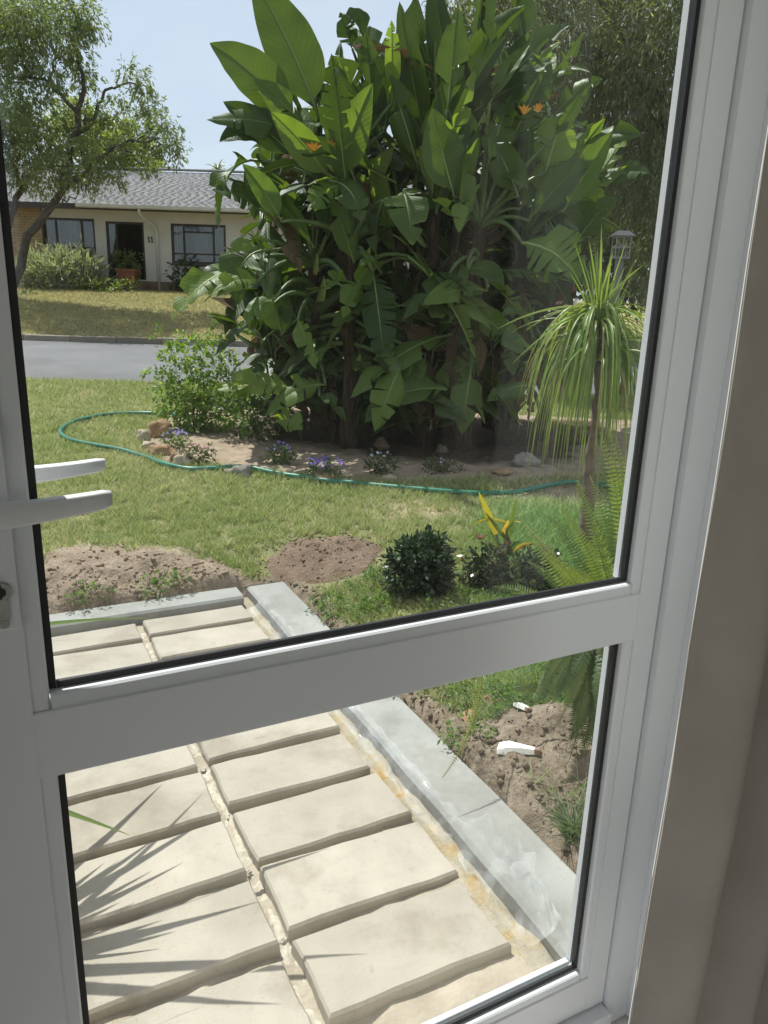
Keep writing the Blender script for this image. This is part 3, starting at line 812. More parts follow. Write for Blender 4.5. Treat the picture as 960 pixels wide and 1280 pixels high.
# ------------------------------------------------------------------ giant strelitzia clump
def big_leaf(P0, P1, W, nh, sag=(0, 0, 0), tears=0, fold=.35, seed=0, droop=.1, gap=.25, ripple=.012, mats=None, name='leaf', parent=None, comb=0.0, into=None):
    rg = random.Random(seed); mb = into if into is not None else MB()
    P0, P1 = Vector(P0), Vector(P1); L = (P1-P0).length
    ctrl = (P0+P1)/2+Vector(sag); nh = Vector(nh).normalized()
    def frame(t):
        p = P0*(1-t)**2+ctrl*2*t*(1-t)+P1*t*t
        T = ((ctrl-P0)*(1-t)+(P1-ctrl)*t).normalized(); S = T.cross(nh)
        if S.length < .05: S = T.cross(Vector((.3, .9, .1)))
        S.normalize(); return p, T, S, S.cross(T)
    def hw(t): return W*.5*((1-(1-min(max(t, 0)/.32, 1))**2.2)**.65)*((1-max(0, (t-.38)/.62)**1.75)**.95 if t < 1 else 0)
    for side in (-1, 1):
        cuts = sorted(rg.uniform(.10, .93) for _ in range(tears))
        segs = list(zip([0.0]+cuts, cuts+[1.0]))
        fo = fold+rg.uniform(-.1, .1)
        for (ta, tb) in segs:
            n = max(2, int((tb-ta)*22)+1); tc = (ta+tb)/2
            sd = (rg.gauss(0, .30)+comb) if tears else 0; gp_ = gap*rg.uniform(.4, 1.3) if tears else 0
            lenf = rg.uniform(.82, 1.03) if tears else 1
            V = []; UV = []; F = []; nv = 5
            for i in range(n+1):
                t = ta+(tb-ta)*i/n
                for k in range(nv):
                    v = k/(nv-1)
                    te = tc+(t-tc)*(1-gp_*v); ts = min(.999, te+.10*v*(1-te))
                    p, T, S, Nn = frame(ts); w_ = hw(te)*lenf
                    ang = fo-(droop+sd)*v*1.6
                    q = p+S*side*w_*v*math.cos(ang)+Nn*w_*v*math.sin(ang)
                    q += Nn*ripple*v*math.sin(t*26+seed+side)*(.5+rg.random()*.2)*(W/.4)
                    V.append(q); UV.append((t, .5+.5*side*v))
            for i in range(n):
                for k in range(nv-1):
                    f = (i*nv+k, (i+1)*nv+k, (i+1)*nv+k+1, i*nv+k+1); F.append(f if side > 0 else f[::-1])
            mb.add(V, F, 0, UV, True)
    pts = [frame(t)[0]-frame(t)[3]*.004 for t in np.linspace(0, .97, 12)]
    mb.tube(pts, taper(12, .013*W/.4, .003), 5, 1)
    if into is not None: return None
    o = mb.build(name, mats or [LEAF, MIDRIB], parent); return o

SC = on_ground(505, 556)
strel = thing('banana_like_plant', 'giant clump of broad paddle leaves rising over the flower bed', 'plant', (SC.x, 7.7, hz(SC.x, 7.7)))
def proj(p):
    v_ = Vector(p)-CAM; z = v_.dot(_F); return 480+FPX*v_.dot(CR)/z, 640-FPX*v_.dot(CU)/z
TR = []
for (xb, xt, yt, Y) in ((400, 392, 335, 7.45), (440, 440, 300, 7.15), (490, 500, 265, 7.7), (540, 545, 262, 7.35), (592, 600, 285, 7.2), (352, 326, 335, 7.9), (640, 655, 305, 7.55),
                        (470, 468, 165, 8.5), (560, 590, 150, 8.3), (420, 398, 200, 8.3), (690, 708, 300, 8.0), (515, 530, 150, 8.1), (620, 640, 180, 8.6), (455, 420, 240, 7.5), (575, 570, 235, 7.9)):
    top = at(xt, yt, Y); bx = at(xb, 400, Y).x; base = Vector((bx, Y+.03, hz(bx, Y)-.05))
    pts = wig([base, base.lerp(top, .35)+Vector((0, 0, 0)), base.lerp(top, .7), top], .03, 3, int(xb))
    mb = MB(); n = len(pts)
    mb.tube(pts, [.082*(1-.35*i/(n-1))*(1+.12*math.sin(i*2.3+xb)) for i in range(n)], 10)
    mb.build('stem', FIBRE, strel); TR.append((base, top))
    # old leaf sheaths standing off the stem
    for k in range(5):
        t = rnd.uniform(.35, 1); p = base.lerp(top, t); an = rnd.uniform(0, 6.28)
        d = Vector((math.cos(an), math.sin(an), 0))
        mb = MB(); blade(mb, p+d*.08, p+d*rnd.uniform(.18, .3)+Vector((0, 0, rnd.uniform(.12, .35))), d*.03, rnd.uniform(.05, .09), d, 5, fold=.5)
        mb.build('leaf_sheath', LEAFD if rnd.random() < .75 else STALKY, strel)
def petiole(P, toward=None, r=.022):
    """stalk from a blade's base down to the nearest stem top"""
    best = min(TR, key=lambda q: (q[1]-P).length+(0 if q[1].z < P.z+.1 else 1.0*(q[1].z-P.z)))
    t = best[1] if best[1].z < P.z+.15 else best[0].lerp(best[1], max(.15, min(1, (P.z+.1-best[0].z)/(best[1].z-best[0].z))))
    mid = t.lerp(P, .5)+Vector((0, 0, .12 if P.z > t.z else .22))
    pts = [t*(1-u)**2+mid*2*u*(1-u)+P*u*u for u in np.linspace(0, 1, 9)]
    mb = MB(); mb.tube(pts, taper(9, r*1.5, r*.55), 6); return mb.build('leaf_stalk', STALK, strel)
NH = dict(m=(0, -.75, .65), ml=(-.5, -.7, .5), c=(0, -1, .35), u=(0, -.35, 1), l=(-.75, -.6, .3), r=(.75, -.6, .3), d=(0, -.8, -.6), lu=(-.5, -.5, .7), ru=(.5, -.5, .7), x=(.9, -.25, .3), y=(-.9, -.25, .3))
HERO = [
 # base px, tip px, y base, y tip, width px, facing, sag (x,y,z), tears, kind
 ((368, 146), (262, 54), 7.6, 7.3, 60, 'c', (0, -.05, .10), 0, 'n'),
 ((398, 146), (312, -30), 7.8, 7.8, 70, 'c', (.05, 0, .12), 1, 'n'),
 ((368, 165), (257, 150), 7.4, 7.0, 46, 'm', (0, 0, .10), 3, 'n'),
 ((335, 170), (274, 178), 7.5, 7.1, 38, 'c', (0, 0, .10), 0, 'n'),
 ((415, 160), (430, 70), 7.9, 7.8, 44, 'l', (0, 0, 0), 1, 'n'),
 ((420, 228), (466, 103), 7.0, 6.9, 50, 'c', (-.04, 0, 0), 0, 'y'),
 ((412, 226), (452, 278), 7.0, 6.7, 62, 'c', (.08, -.1, .15), 2, 'n'),
 ((425, 232), (384, 265), 6.9, 6.6, 44, 'm', (0, 0, .10), 4, 'y'),
 ((425, 225), (384, 232), 6.95, 6.7, 22, 'u', (0, 0, .06), 2, 'y'),
 ((312, 200), (274, 288), 7.3, 6.9, 54, 'l', (-.12, -.1, .22), 6, 'n'),
 ((345, 205), (318, 275), 7.4, 7.2, 60, 'c', (-.05, -.05, .2), 7, 'n'),
 ((300, 335), (214, 402), 7.2, 6.7, 54, 'ml', (-.05, 0, .18), 3, 'y'),
 ((304, 345), (240, 352), 7.4, 7.0, 44, 'm', (0, 0, .1), 4, 'n'),
 ((345, 312), (298, 382), 7.2, 6.9, 74, 'c', (-.22, -.1, .25), 9, 'n'),
 ((335, 388), (270, 444), 7.1, 6.8, 40, 'ml', (0, 0, .12), 1, 'n'),
 ((352, 420), (338, 345), 7.3, 7.3, 46, 'c', (0, 0, 0), 0, 'n'),
 ((500, 459), (468, 540), 6.75, 6.55, 52, 'c', (0, -.05, .05), 1, 'y'),
 ((466, 340), (481, 466), 6.9, 6.7, 62, 'c', (0, -.1, .12), 12, 'n'),
 ((392, 452), (420, 432), 6.9, 6.8, 28, 'ru', (0, 0, .06), 1, 'y'),
 ((336, 484), (288, 502), 7.1, 6.9, 20, 'u', (0, 0, .05), 0, 'y'),
 ((345, 528), (378, 538), 6.9, 6.7, 44, 'c', (0, 0, .12), 1, 'y'),
 ((585, 226), (553, 100), 7.0, 7.05, 64, 'c', (-.02, 0, 0), 0, 'n'),
 ((568, 246), (541, 134), 6.85, 6.85, 58, 'c', (-.02, 0, 0), 0, 'n'),
 ((532, 178), (499, 2), 7.6, 7.5, 56, 'l', (-.02, 0, 0), 0, 'n'),
 ((565, 120), (538, -40), 7.8, 7.8, 46, 'l', (0, 0, 0), 0, 'n'),
 ((545, 130), (512, -30), 8.0, 8.0, 50, 'c', (0, 0, 0), 0, 'n'),
 ((572, 112), (660, 6), 7.4, 7.2, 54, 'c', (0, 0, .12), 1, 'n'),
 ((600, 60), (612, -60), 8.0, 8.0, 44, 'r', (0, 0, 0), 0, 'n'),
 ((612, 130), (714, 30), 7.3, 7.0, 58, 'm', (0, 0, .14), 5, 'n'),
 ((640, 110), (702, 52), 7.8, 7.5, 32, 'l', (0, 0, .05), 1, 'y'),
 ((570, 156), (672, 94), 7.2, 6.9, 54, 'c', (0, 0, .06), 0, 'n'),
 ((695, 140), (753, 98), 7.3, 7.1, 36, 'c', (0, 0, .06), 1, 'n'),
 ((682, 215), (706, 140), 7.1, 7.0, 60, 'c', (0, 0, .05), 3, 'y'),
 ((725, 182), (804, 170), 7.3, 7.0, 36, 'm', (0, 0, .10), 2, 'n'),
 ((735, 226), (814, 216), 7.3, 7.0, 38, 'c', (0, 0, .08), 0, 'n'),
 ((696, 262), (778, 288), 7.5, 7.2, 44, 'd', (0, 0, .10), 1, 'n'),
 ((652, 303), (722, 352), 6.9, 6.6, 88, 'c', (.10, 0, .12), 7, 'y'),
 ((574, 276), (540, 248), 6.8, 6.7, 34, 'u', (0, 0, .04), 3, 'y'),
 ((574, 276), (602, 226), 6.8, 6.7, 22, 'l', (0, 0, .0), 2, 'y'),
 ((576, 252), (573, 292), 6.75, 6.6, 26, 'c', (0, 0, .05), 1, 'y'),
 ((504, 238), (516, 308), 6.9, 6.65, 66, 'c', (0, -.05, .1), 1, 'n'),
 ((480, 250), (470, 318), 7.0, 6.8, 60, 'l', (-.05, -.05, .12), 2, 'n'),
 ((588, 468), (577, 545), 6.9, 6.75, 52, 'c', (0, 0, .1), 1, 'n'),
 ((668, 482), (608, 502), 6.9, 6.7, 42, 'm', (0, 0, .10), 2, 'n'),
 ((640, 425), (641, 470), 6.9, 6.8, 36, 'c', (0, 0, .05), 2, 'n'),
 ((520, 440), (505, 500), 7.0, 6.85, 50, 'c', (0, 0, .1), 1, 'n'),
 ((560, 345), (590, 372), 6.9, 6.7, 44, 'u', (0, 0, .08), 3, 'n'),
 ((432, 350), (408, 360), 6.85, 6.75, 40, 'u', (0, 0, .05), 3, 'y'),
 ((700, 330), (764, 360), 7.7, 7.5, 60, 'c', (0, 0, .10), 2, 'n'),
 ((690, 400), (720, 440), 7.6, 7.5, 60, 'c', (0, 0, .10), 2, 'n'),
 ((322, 352), (262, 372), 6.9, 6.6, 40, 'm', (0, 0, .14), 2, 'y'),
 ((345, 372), (300, 412), 6.85, 6.6, 36, 'm', (0, 0, .10), 1, 'y'),
 ((330, 300), (285, 318), 7.0, 6.7, 36, 'm', (0, 0, .10), 3, 'y'),
 ((372, 400), (395, 462), 6.8, 6.6, 34, 'ml', (0, 0, .08), 2, 'y'),
 ((640, 175), (690, 78), 7.15, 7.0, 48, 'c', (0, 0, .05), 2, 'n'),
 ((520, 200), (486, 92), 7.2, 7.1, 50, 'm', (0, 0, .03), 0, 'n'),
 ((610, 205), (640, 118), 6.9, 6.8, 46, 'm', (0, 0, .04), 1, 'n'),
 ((648, 245), (612, 165), 6.85, 6.8, 44, 'c', (0, 0, .03), 1, 'n'),
 ((446, 200), (404, 118), 7.1, 7.0, 42, 'm', (0, 0, .04), 1, 'n'),
 ((655, 60), (640, -40), 7.7, 7.7, 46, 'r', (0, 0, 0), 0, 'n'),
 ((325, 262), (262, 238), 7.1, 6.8, 44, 'm', (0, 0, .10), 4, 'n'),
 ((722, 300), (772, 246), 7.2, 7.0, 40, 'c', (0, 0, .08), 2, 'n'),
 ((440, 60), (425, 15), 8.0, 7.9, 30, 'c', (0, 0, 0), 1, 'n'),
 ((462, 55), (424, 16), 8.1, 8.0, 34, 'lu', (0, 0, .12), 2, 'n'),
 ((490, 120), (447, 45), 7.7, 7.6, 56, 'c', (0, 0, .05), 2, 'n'),
 ((478, 160), (412, 72), 7.6, 7.4, 50, 'm', (0, 0, .1), 1, 'n'),
]
SIL = [(262, 140), (300, 60), (400, 90), (430, 0), (460, -80), (660, -80), (720, 20), (770, 90), (812, 170), (815, 230), (770, 320), (740, 400), (700, 470), (660, 540), (560, 548), (440, 548), (380, 540), (320, 500), (270, 440), (225, 400), (240, 350), (270, 290), (290, 220)]
def insil(p):
    x, y = p; c = False; n = len(SIL)
    for i in range(n):
        x0, y0 = SIL[i]; x1, y1 = SIL[(i+1) % n]
        if (y0 > y) != (y1 > y) and x < (x1-x0)*(y-y0)/(y1-y0)+x0: c = not c
    return c
pxm = lambda y: 940/(y*.961+.0)
for i, (b, t, yb, yt, wpx, nh, sag, tears, kd) in enumerate(HERO):
    P0 = at(*b, yb); P1 = at(*t, yt)
    tears = 0 if i == 1 else tears if i in (0, 5, 21, 22, 23) else tears+(i*7) % 3
    mats = {'n': [LEAF, MIDRIB], 'y': [LEAFY, STALKY]}[kd]
    big_leaf(P0, P1, wpx/pxm((yb+yt)/2)*.90, NH[nh], sag, tears, .32, 100+i, .10, .28, .010, mats, 'leaf', strel)
    petiole(P0)
# broad leaves hanging low at the front
for i in range(18):
    fx, fy = rnd.uniform(335, 680), rnd.uniform(320, 500); yb = rnd.uniform(6.85, 7.2); sg = rnd.choice((-1, 1))
    dx = sg*rnd.uniform(25, 105); dy = rnd.uniform(-15, 75)
    if fy+dy > 545: dy = 545-fy
    P0 = at(fx, fy, yb); P1 = at(fx+dx, fy+dy, yb-rnd.uniform(.05, .45)); L = (P1-P0).length
    big_leaf(P0, P1, L*rnd.uniform(.34, .46), Vector((rnd.uniform(-.4, .4)-.3*sg, -rnd.uniform(.3, 1.1), rnd.uniform(.5, 1.1))), (0, -.04, rnd.uniform(.06, .20)), rnd.choice((0, 1, 3, 5, 8)), .40, 700+i, .14, .35, .01, [LEAF, MIDRIB] if rnd.random() < .60 else [LEAFY, STALKY], 'leaf', strel)
    petiole(P0)
# upright paddles fanning out of the stem tops
k = 0; tries = 0
while k < 46 and tries < 1500:
    tries += 1
    bx, by = rnd.uniform(320, 730), rnd.uniform(120, 330); yb = rnd.uniform(6.8, 7.5)
    sp2 = (bx-520)/210; an = R(90)-sp2*R(48)+rnd.uniform(-.35, .35); lp = rnd.uniform(80, 130)
    tx, ty = bx+math.cos(an)*lp, by-math.sin(an)*lp
    if not insil((tx, ty)) or not insil((bx, by)): continue
    P0 = at(bx, by, yb); P1 = at(tx, ty, yb-rnd.uniform(-.05, .25)); L = (P1-P0).length
    big_leaf(P0, P1, L*rnd.uniform(.28, .40), Vector((rnd.uniform(-.9, .9), -1, rnd.uniform(0, .6))), (0, 0, rnd.uniform(0, .10)), rnd.choice((0, 0, 1, 2, 4)), .45, 800+k, .08, .3, .01, [LEAF, MIDRIB] if rnd.random() < .62 else [LEAFY, STALKY], 'leaf', strel)
    petiole(P0); k += 1
# the rest of the clump
cnt = 0; tries = 0
while cnt < 160 and tries < 9000:
    tries += 1
    base, top = rnd.choice(TR)
    low = rnd.random() < .70
    st = base.lerp(top, rnd.uniform(.12, .95)) if low else top.copy()
    az = rnd.uniform(0, 2*math.pi); el = R(rnd.uniform(-5, 45) if low else rnd.uniform(25, 80))
    d = Vector((math.cos(az)*math.cos(el), math.sin(az)*math.cos(el), math.sin(el)))
    pl = rnd.uniform(.25, .8); L = rnd.uniform(.6, 1.15); W = L*rnd.uniform(.26, .36)
    P0 = st+d*pl; dr = rnd.uniform(.3, 1.5) if low else rnd.uniform(0, .6)
    d2 = (d*Vector((1, 1, .5))-Vector((0, 0, dr))).normalized() if low else (d-Vector((0, 0, dr*.6))).normalized()
    P1 = P0+d2*L
    if P1.z < .28 or P0.y < 6.6 or P1.y < 6.5: continue
    if not (insil(proj(P0)) and insil(proj(P1)) and insil(proj((P0+P1)/2+Vector((W*.45, 0, 0)))) and insil(proj((P0+P1)/2-Vector((W*.45, 0, 0))))): continue
    nh = Vector((-d2.x*.4, -d2.y*.4, 1))+Vector((rnd.uniform(-.5, .5), rnd.uniform(-.6, .3), 0))
    if abs(d2.z) > .6: nh = Vector((d.x, d.y, .25))+Vector((rnd.uniform(-.4, .4), rnd.uniform(-.4, .4), 0))
    mt = [LEAF, MIDRIB]
    q = rnd.random()
    if q < .17: mt = [LEAFY, STALKY]
    elif q < .20 and low: mt = [LEAFD, MIDRIBD]
    big_leaf(P0, P1, W, nh, (d-d2)*L*.16, rnd.choice((0, 1, 2, 3, 5, 9)), rnd.uniform(.15, .4), 1000+cnt, .12, .3, .010, mt, 'leaf', strel)
    if cnt % 2 == 0:
        pts = [st*(1-u)+P0*u+Vector((0, 0, .08*math.sin(u*3.14))) for u in np.linspace(0, 1, 6)]
        mb = MB(); mb.tube(pts, taper(6, .026, .013), 5); mb.build('leaf_stalk', STALK, strel)
    cnt += 1
# the dim inside of the clump: young shoots and rear leaves too many to tell apart
und = MB(); und_dry = MB(); k = 0; tries = 0
while k < 640 and tries < 20000:
    tries += 1
    bx, by = rnd.uniform(-1.55, 2.0), rnd.uniform(7.35, 9.0)
    st = Vector((bx, by, 0)); an = rnd.uniform(0, 6.283); q = rnd.uniform(.1, .5); hgt = rnd.uniform(.5, 2.5) if k < 210 else rnd.uniform(.2, 1.1)
    if 210 <= k < 420: by = rnd.uniform(7.15, 8.2)
    if k >= 420: hgt = rnd.uniform(1.6, 3.6); by = rnd.uniform(7.9, 9.2)
    st = Vector((bx, by, hz(bx, by))); P0 = st+Vector((math.cos(an)*q*hgt*.4, math.sin(an)*q*hgt*.4, hgt))
    d = Vector((math.cos(an), math.sin(an), rnd.uniform(-1.6, .7))).normalized(); L = rnd.uniform(.6, 1.05); P1 = P0+d*L
    if P1.z < (.14 if 210 <= k < 420 else .22) or P1.y < 6.95 or not (insil(proj(P0)) and insil(proj(P1)) and insil(proj(P1+Vector((.15, 0, 0)))) and insil(proj(P1-Vector((.15, 0, 0))))): continue
    big_leaf(P0, P1, L*.33, Vector((math.cos(an)*.7, math.sin(an)*.7-.2, .6)), Vector((0, 0, .10)), rnd.choice((0, 1, 2, 4)), .3, 5000+k, .12, .3, .01, None, '', None, 0, und_dry if k % 7 == 0 else und)
    tb = min(TR, key=lambda q_: (q_[1].xy-P0.xy).length); zz_ = max(.1, P0.z-.45); tq = tb[0].lerp(tb[1], min(1, max(.02, (zz_-tb[0].z)/(tb[1].z-tb[0].z))))
    if (tq.xy-P0.xy).length < .8: und.tube([tq, tq.lerp(P0, .5)+Vector((0, 0, .10)), P0], [.022, .016, .010], 5, 2)
    k += 1
tag(und.build('inner_leaves', [LEAF, MIDRIB, STALK], strel), kind='stuff'); tag(und_dry.build('dry_inner_leaves', [LEAFD, MIDRIBD, STALK], strel), kind='stuff')
# dead leaves hanging round the stems
for k in range(34):
    base, top = rnd.choice(TR); p = base.lerp(top, rnd.uniform(.35, .85)); an = rnd.uniform(math.pi, 2*math.pi)
    d = Vector((math.cos(an), math.sin(an), 0)); P0 = p+d*rnd.uniform(.1, .2); L = rnd.uniform(.5, .9)
    if P0.z-L < .15: L = P0.z-.15
    if L < .25: continue
    big_leaf(P0, P0+Vector((d.x*.1, d.y*.1, -L)), rnd.uniform(.12, .26), d, d*.06, 4, .7, 2000+k, .3, .4, .02, [LEAFD, MIDRIBD], 'dead_leaf', strel)
# flower bracts
for (px, py, dx) in ((392, 188, 1), (412, 186, .7), (655, 142, .8), (672, 140, -.6)):
    c = at(px, py, 6.95)
    for k in range(4):
        mb = MB(); an = R(30+35*k)
        blade(mb, c, c+Vector((dx*.09*math.cos(an), -.03, .055*math.sin(an)+.01)), (0, 0, .01), .030, (0, -1, .3), 4, fold=.4)
        mb.build('petal', simple('orange_petal', (.72, .24, .02), .5) if k % 2 else simple('yellow_bract', (.55, .36, .04), .5), strel)
    mb = MB(); blade(mb, c-Vector((dx*.10, 0, .03)), c+Vector((dx*.12, -.02, .0)), (0, 0, -.04), .05, (0, -.2, 1), 5, fold=.7); mb.build('flower_spathe', STALK, strel)

# ------------------------------------------------------------------ bushes of the flower bed
def bush(name, label, base, clumps, n, L, W, cols, mat, stems=8, seed=1, droop=0, bark=BARKD, group=None, sprigs=(), shell=.5, sub=9):
    t = thing(name, label, 'bush' if 'bush' in name or 'shrub' in name else 'plant', base, group)
    for k in range(stems):
        c, r = clumps[k % len(clumps)]
        tip = Vector(c)+Vector([rnd.uniform(-.6, .6)*r[j] for j in range(3)])
        pts = wig([Vector(base)+Vector((rnd.uniform(-.04, .04), rnd.uniform(-.04, .04), -.02)), Vector(base).lerp(tip, .5)+Vector((0, 0, -.03)), tip], .015, 3, seed+k)
        mb = MB(); mb.tube(pts, taper(len(pts), max(.004, r[0]*.035), .002), 5); mb.build('stem', bark, t)
    foliage('foliage', clumps, n, L, W, cols, mat, t, seed, droop, shell, .3, sub)
    return t
b0 = gp(243, 538)
cl = []
for (px, py, rpx, Y) in ((250, 505, 42, 8.0), (225, 490, 34, 8.0), (270, 475, 36, 8.1), (240, 455, 34, 8.1), (255, 520, 42, 7.95), (222, 515, 30, 7.9), (275, 510, 30, 8.0), (215, 440, 12, 8.1), (235, 425, 14, 8.1), (258, 432, 16, 8.2), (272, 420, 10, 8.2), (207, 420, 8, 8.0), (195, 455, 11, 8.0), (282, 450, 14, 8.2), (205, 480, 14, 7.9)):
    r = rpx/pxm(Y); cl.append((at(px, py, Y), (r, r, r)))
bush('flowering_bush', 'loose yellow-green bush with upright twigs at the left end of the flower bed', b0, cl, 5200, .050, .028, ((.08, .15, .03), (.19, .27, .06), (.42, .38, .08)), FOL, 16, 11)
b0 = gp(312, 538)
cl = []
for (px, py, rpx, Y) in ((305, 520, 24, 7.5), (325, 525, 22, 7.4), (290, 500, 20, 7.6), (330, 500, 22, 7.5), (350, 515, 18, 7.5)):
    r = rpx/pxm(Y); cl.append((at(px, py, Y), (r, r, r*.9)))
bush('low_bush', 'low small-leaved bush in the shade right of the yellow-green bush', b0, cl, 2400, .045, .026, ((.045, .085, .022), (.12, .17, .05)), FOL, 8, 12)

def flower_clump(label, px, py, wpx, hpx, pet, npet, seed, leafc=((.05, .09, .03), (.11, .16, .05)), cat_name='flowering_plant'):
    b = gp(px, py); k = 1/pxm(b.y); W = wpx*k/2; Hh = hpx*k
    t = thing(cat_name, label, 'flowers', b, 'small flowering plants along the bed')
    foliage('foliage', [(b+Vector((0, 0, Hh*.42)), (W, W*.8, Hh*.42))], 420, .035, .016, leafc, FOL, t, seed, 0, .6, .3, 6)
    rg = random.Random(seed); mb = MB(); mc = MB()
    for _ in range(npet):
        a_ = rg.uniform(0, 6.28); q = rg.random()**.5
        c = b+Vector((math.cos(a_)*W*q, math.sin(a_)*W*.8*q, Hh*(.75+.35*(1-q)+rg.uniform(-.15, .1))))
        up = Vector((rg.uniform(-.5, .5), rg.uniform(-.9, 0), 1)).normalized(); s1 = up.cross(Vector((1, 0, 0))).normalized(); s2 = up.cross(s1)
        r = rg.uniform(.009, .014)
        for j in range(5):
            an = j*1.2566; dr = s1*math.cos(an)+s2*math.sin(an); sd = s2*math.cos(an)-s1*math.sin(an)
            mb.add([c, c+dr*r*.6+sd*r*.55+up*.003, c+dr*r*1.15+up*.001, c+dr*r*.6-sd*r*.55+up*.003], [(0, 1, 2, 3)])
        mc.add([c+s1*.003+up*.004, c+s2*.003+up*.004, c-s1*.003+up*.004, c-s2*.003+up*.004], [(0, 1, 2, 3)])
    mb.build('petals', pet, t); mc.build('flower_centres', YEL, t)
    return t
def petal_mat(n, a, b):
    M = Mat(n); c = M.ramp(M.noise(18, 2, M.coord()), [(.35, a), (.65, b)]); M.base(c, .6, .2); M.translucent(c, .3); return M.m
YEL = simple('flower_eye', (.6, .45, .05), .6)
VIO = petal_mat('violet_petal', (.16, .10, .52), (.36, .30, .74)); PINK = petal_mat('pink_petal', (.55, .28, .32), (.62, .45, .42)); PALE = petal_mat('pale_petal', (.55, .55, .58), (.42, .40, .60))
flower_clump('violet flowers beside the big brown stone at the left end of the bed', 219, 560, 36, 24, VIO, 26, 21)
flower_clump('pink flowers over dark leaves behind the long pale stone', 250, 578, 38, 24, PINK, 26, 22, ((.035, .05, .02), (.09, .10, .04)))
flower_clump('violet flowers on a taller leafy plant under the drooping brown-tipped leaf', 350, 580, 34, 28, VIO, 18, 23)
flower_clump('widest mat of violet flowers at the front edge of the bed', 407, 593, 52, 22, VIO, 60, 24)
flower_clump('dark leafy plant with a few pale flowers right of the violet mat', 476, 592, 40, 28, PALE, 9, 25, ((.03, .05, .02), (.07, .10, .035)))
flower_clump('sparse dull plant with few pale flowers in the shade of the big clump', 550, 590, 46, 18, PALE, 6, 26, ((.05, .06, .03), (.10, .11, .05)))

# ------------------------------------------------------------------ stones
def stone(label, px, py, wpx, hpx, mat, seed, elong=.8, name='stone'):
    b = gp(px, py); k = 1/pxm(b.y); rx = wpx*k/2; rz = hpx*k*.62; ry = rx*elong
    mb = MB(); V = []; F = []; n, m_ = 20, 12
    for i in range(m_+1):
        th = math.pi*i/m_
        for j in range(n):
            ph = 2*math.pi*j/n; d = Vector((math.sin(th)*math.cos(ph), math.sin(th)*math.sin(ph), math.cos(th)))
            r = 1+.45*N3(d.x*1.5+seed*3.1, d.y*1.5, d.z*1.5)+.20*N3(d.x*3.4+seed, d.y*3.4, d.z*3.4)+.06*N3(d.x*8+seed, d.y*8, d.z*8)
            V.append(b+Vector((d.x*rx*r, d.y*ry*r, rz*.55+d.z*rz*r)))
    for i in range(m_):
        for j in range(n): F.append((i*n+j, i*n+n+j, i*n+n+(j+1) % n, i*n+(j+1) % n))
    mb.add(V, F, smooth=True); o = mb.build(name, mat)
    # origin at the stone's foot
    o.data.transform(Matrix.Translation(-b)); o.location = b
    return tag(o, label, 'stone', 'stones edging the flower bed')
stone('largest brown stone, at the left end of the flower bed', 200, 546, 34, 22, STONE_B, 1)
stone('round pale stone touching the left of the largest brown stone', 180, 552, 18, 16, STONE_P, 2)
stone('small flat pale stone in front of the round pale stone', 186, 560, 20, 9, STONE_P, 3)
stone('flat brown stone under the leftmost violet flowers', 202, 568, 34, 13, STONE_B, 4)
stone('small brown stone left of the long pale stone', 219, 577, 14, 13, STONE_B, 5)
stone('long pale stone tilted up beside the pink flowers', 230, 583, 28, 18, STONE_P, 6, .6)
stone('grey stone under the hose at the front of the bed', 303, 596, 26, 16, STONE_G, 7)
stone('low grey stone just left of the grey stone under the hose', 287, 593, 16, 8, STONE_G, 8)
stone('small pale stone between the hose and the violet mat', 330, 590, 14, 8, STONE_P, 9)
stone('pale brown stone lying in front of the widest violet mat', 408, 601, 26, 9, STONE_B, 10)
stone('small pale stone right of the widest violet mat', 432, 597, 14, 7, STONE_P, 11)
stone('dull brown stone in the shade at the foot of the big clump', 477, 560, 20, 13, STONE_D, 12)
stone('dark stone in the shade below the middle of the big clump', 552, 566, 15, 11, STONE_D, 13)
stone('grey boulder at the dark right end of the flower bed', 655, 582, 34, 17, STONE_G, 14)
stone('flat brown stone in front of the grey boulder', 628, 592, 26, 7, STONE_B, 15)
stone('pale stone lying in front of the dark leafy plant', 486, 601, 22, 8, STONE_P, 16)

# ------------------------------------------------------------------ hose
M = Mat('hose_rubber'); v = M.coord()
M.base(M.ramp(M.noise(5, 3, v), [(.3, (.012, .115, .075)), (.7, (.022, .185, .12))]), .38, .5); HOSE = M.m
hp = [(232, 524), (200, 521), (170, 520), (135, 522), (108, 527), (88, 533), (77, 541), (78, 548), (92, 555), (120, 561), (155, 568), (185, 577), (205, 585), (235, 591), (262, 591), (290, 589), (315, 590), (345, 597), (365, 600), (400, 605), (440, 609), (480, 613), (520, 617), (560, 620), (600, 622), (640, 621), (665, 616), (690, 611), (715, 608), (740, 609), (762, 614), (790, 622), (830, 634)]
pts = [gp(*q, .013) for q in hp]
P_ = []
for i in range(len(pts)-1):
    p0, p1, p2, p3 = pts[max(i-1, 0)], pts[i], pts[i+1], pts[min(i+2, len(pts)-1)]
    for k in range(5):
        t = k/5; q = .5*((2*p1)+(p2-p0)*t+(2*p0-5*p1+4*p2-p3)*t*t+(3*p1-3*p2+p3-p0)*t**3)
        q.z = hz(q.x, q.y)+.034+.006*abs(N3(q.x*2, q.y*2)); P_.append(q)
mb = MB(); mb.tube(P_, .021, 8); tag(mb.build('garden_hose', HOSE), 'green garden hose looping over the lawn and along the flower bed', 'hose')

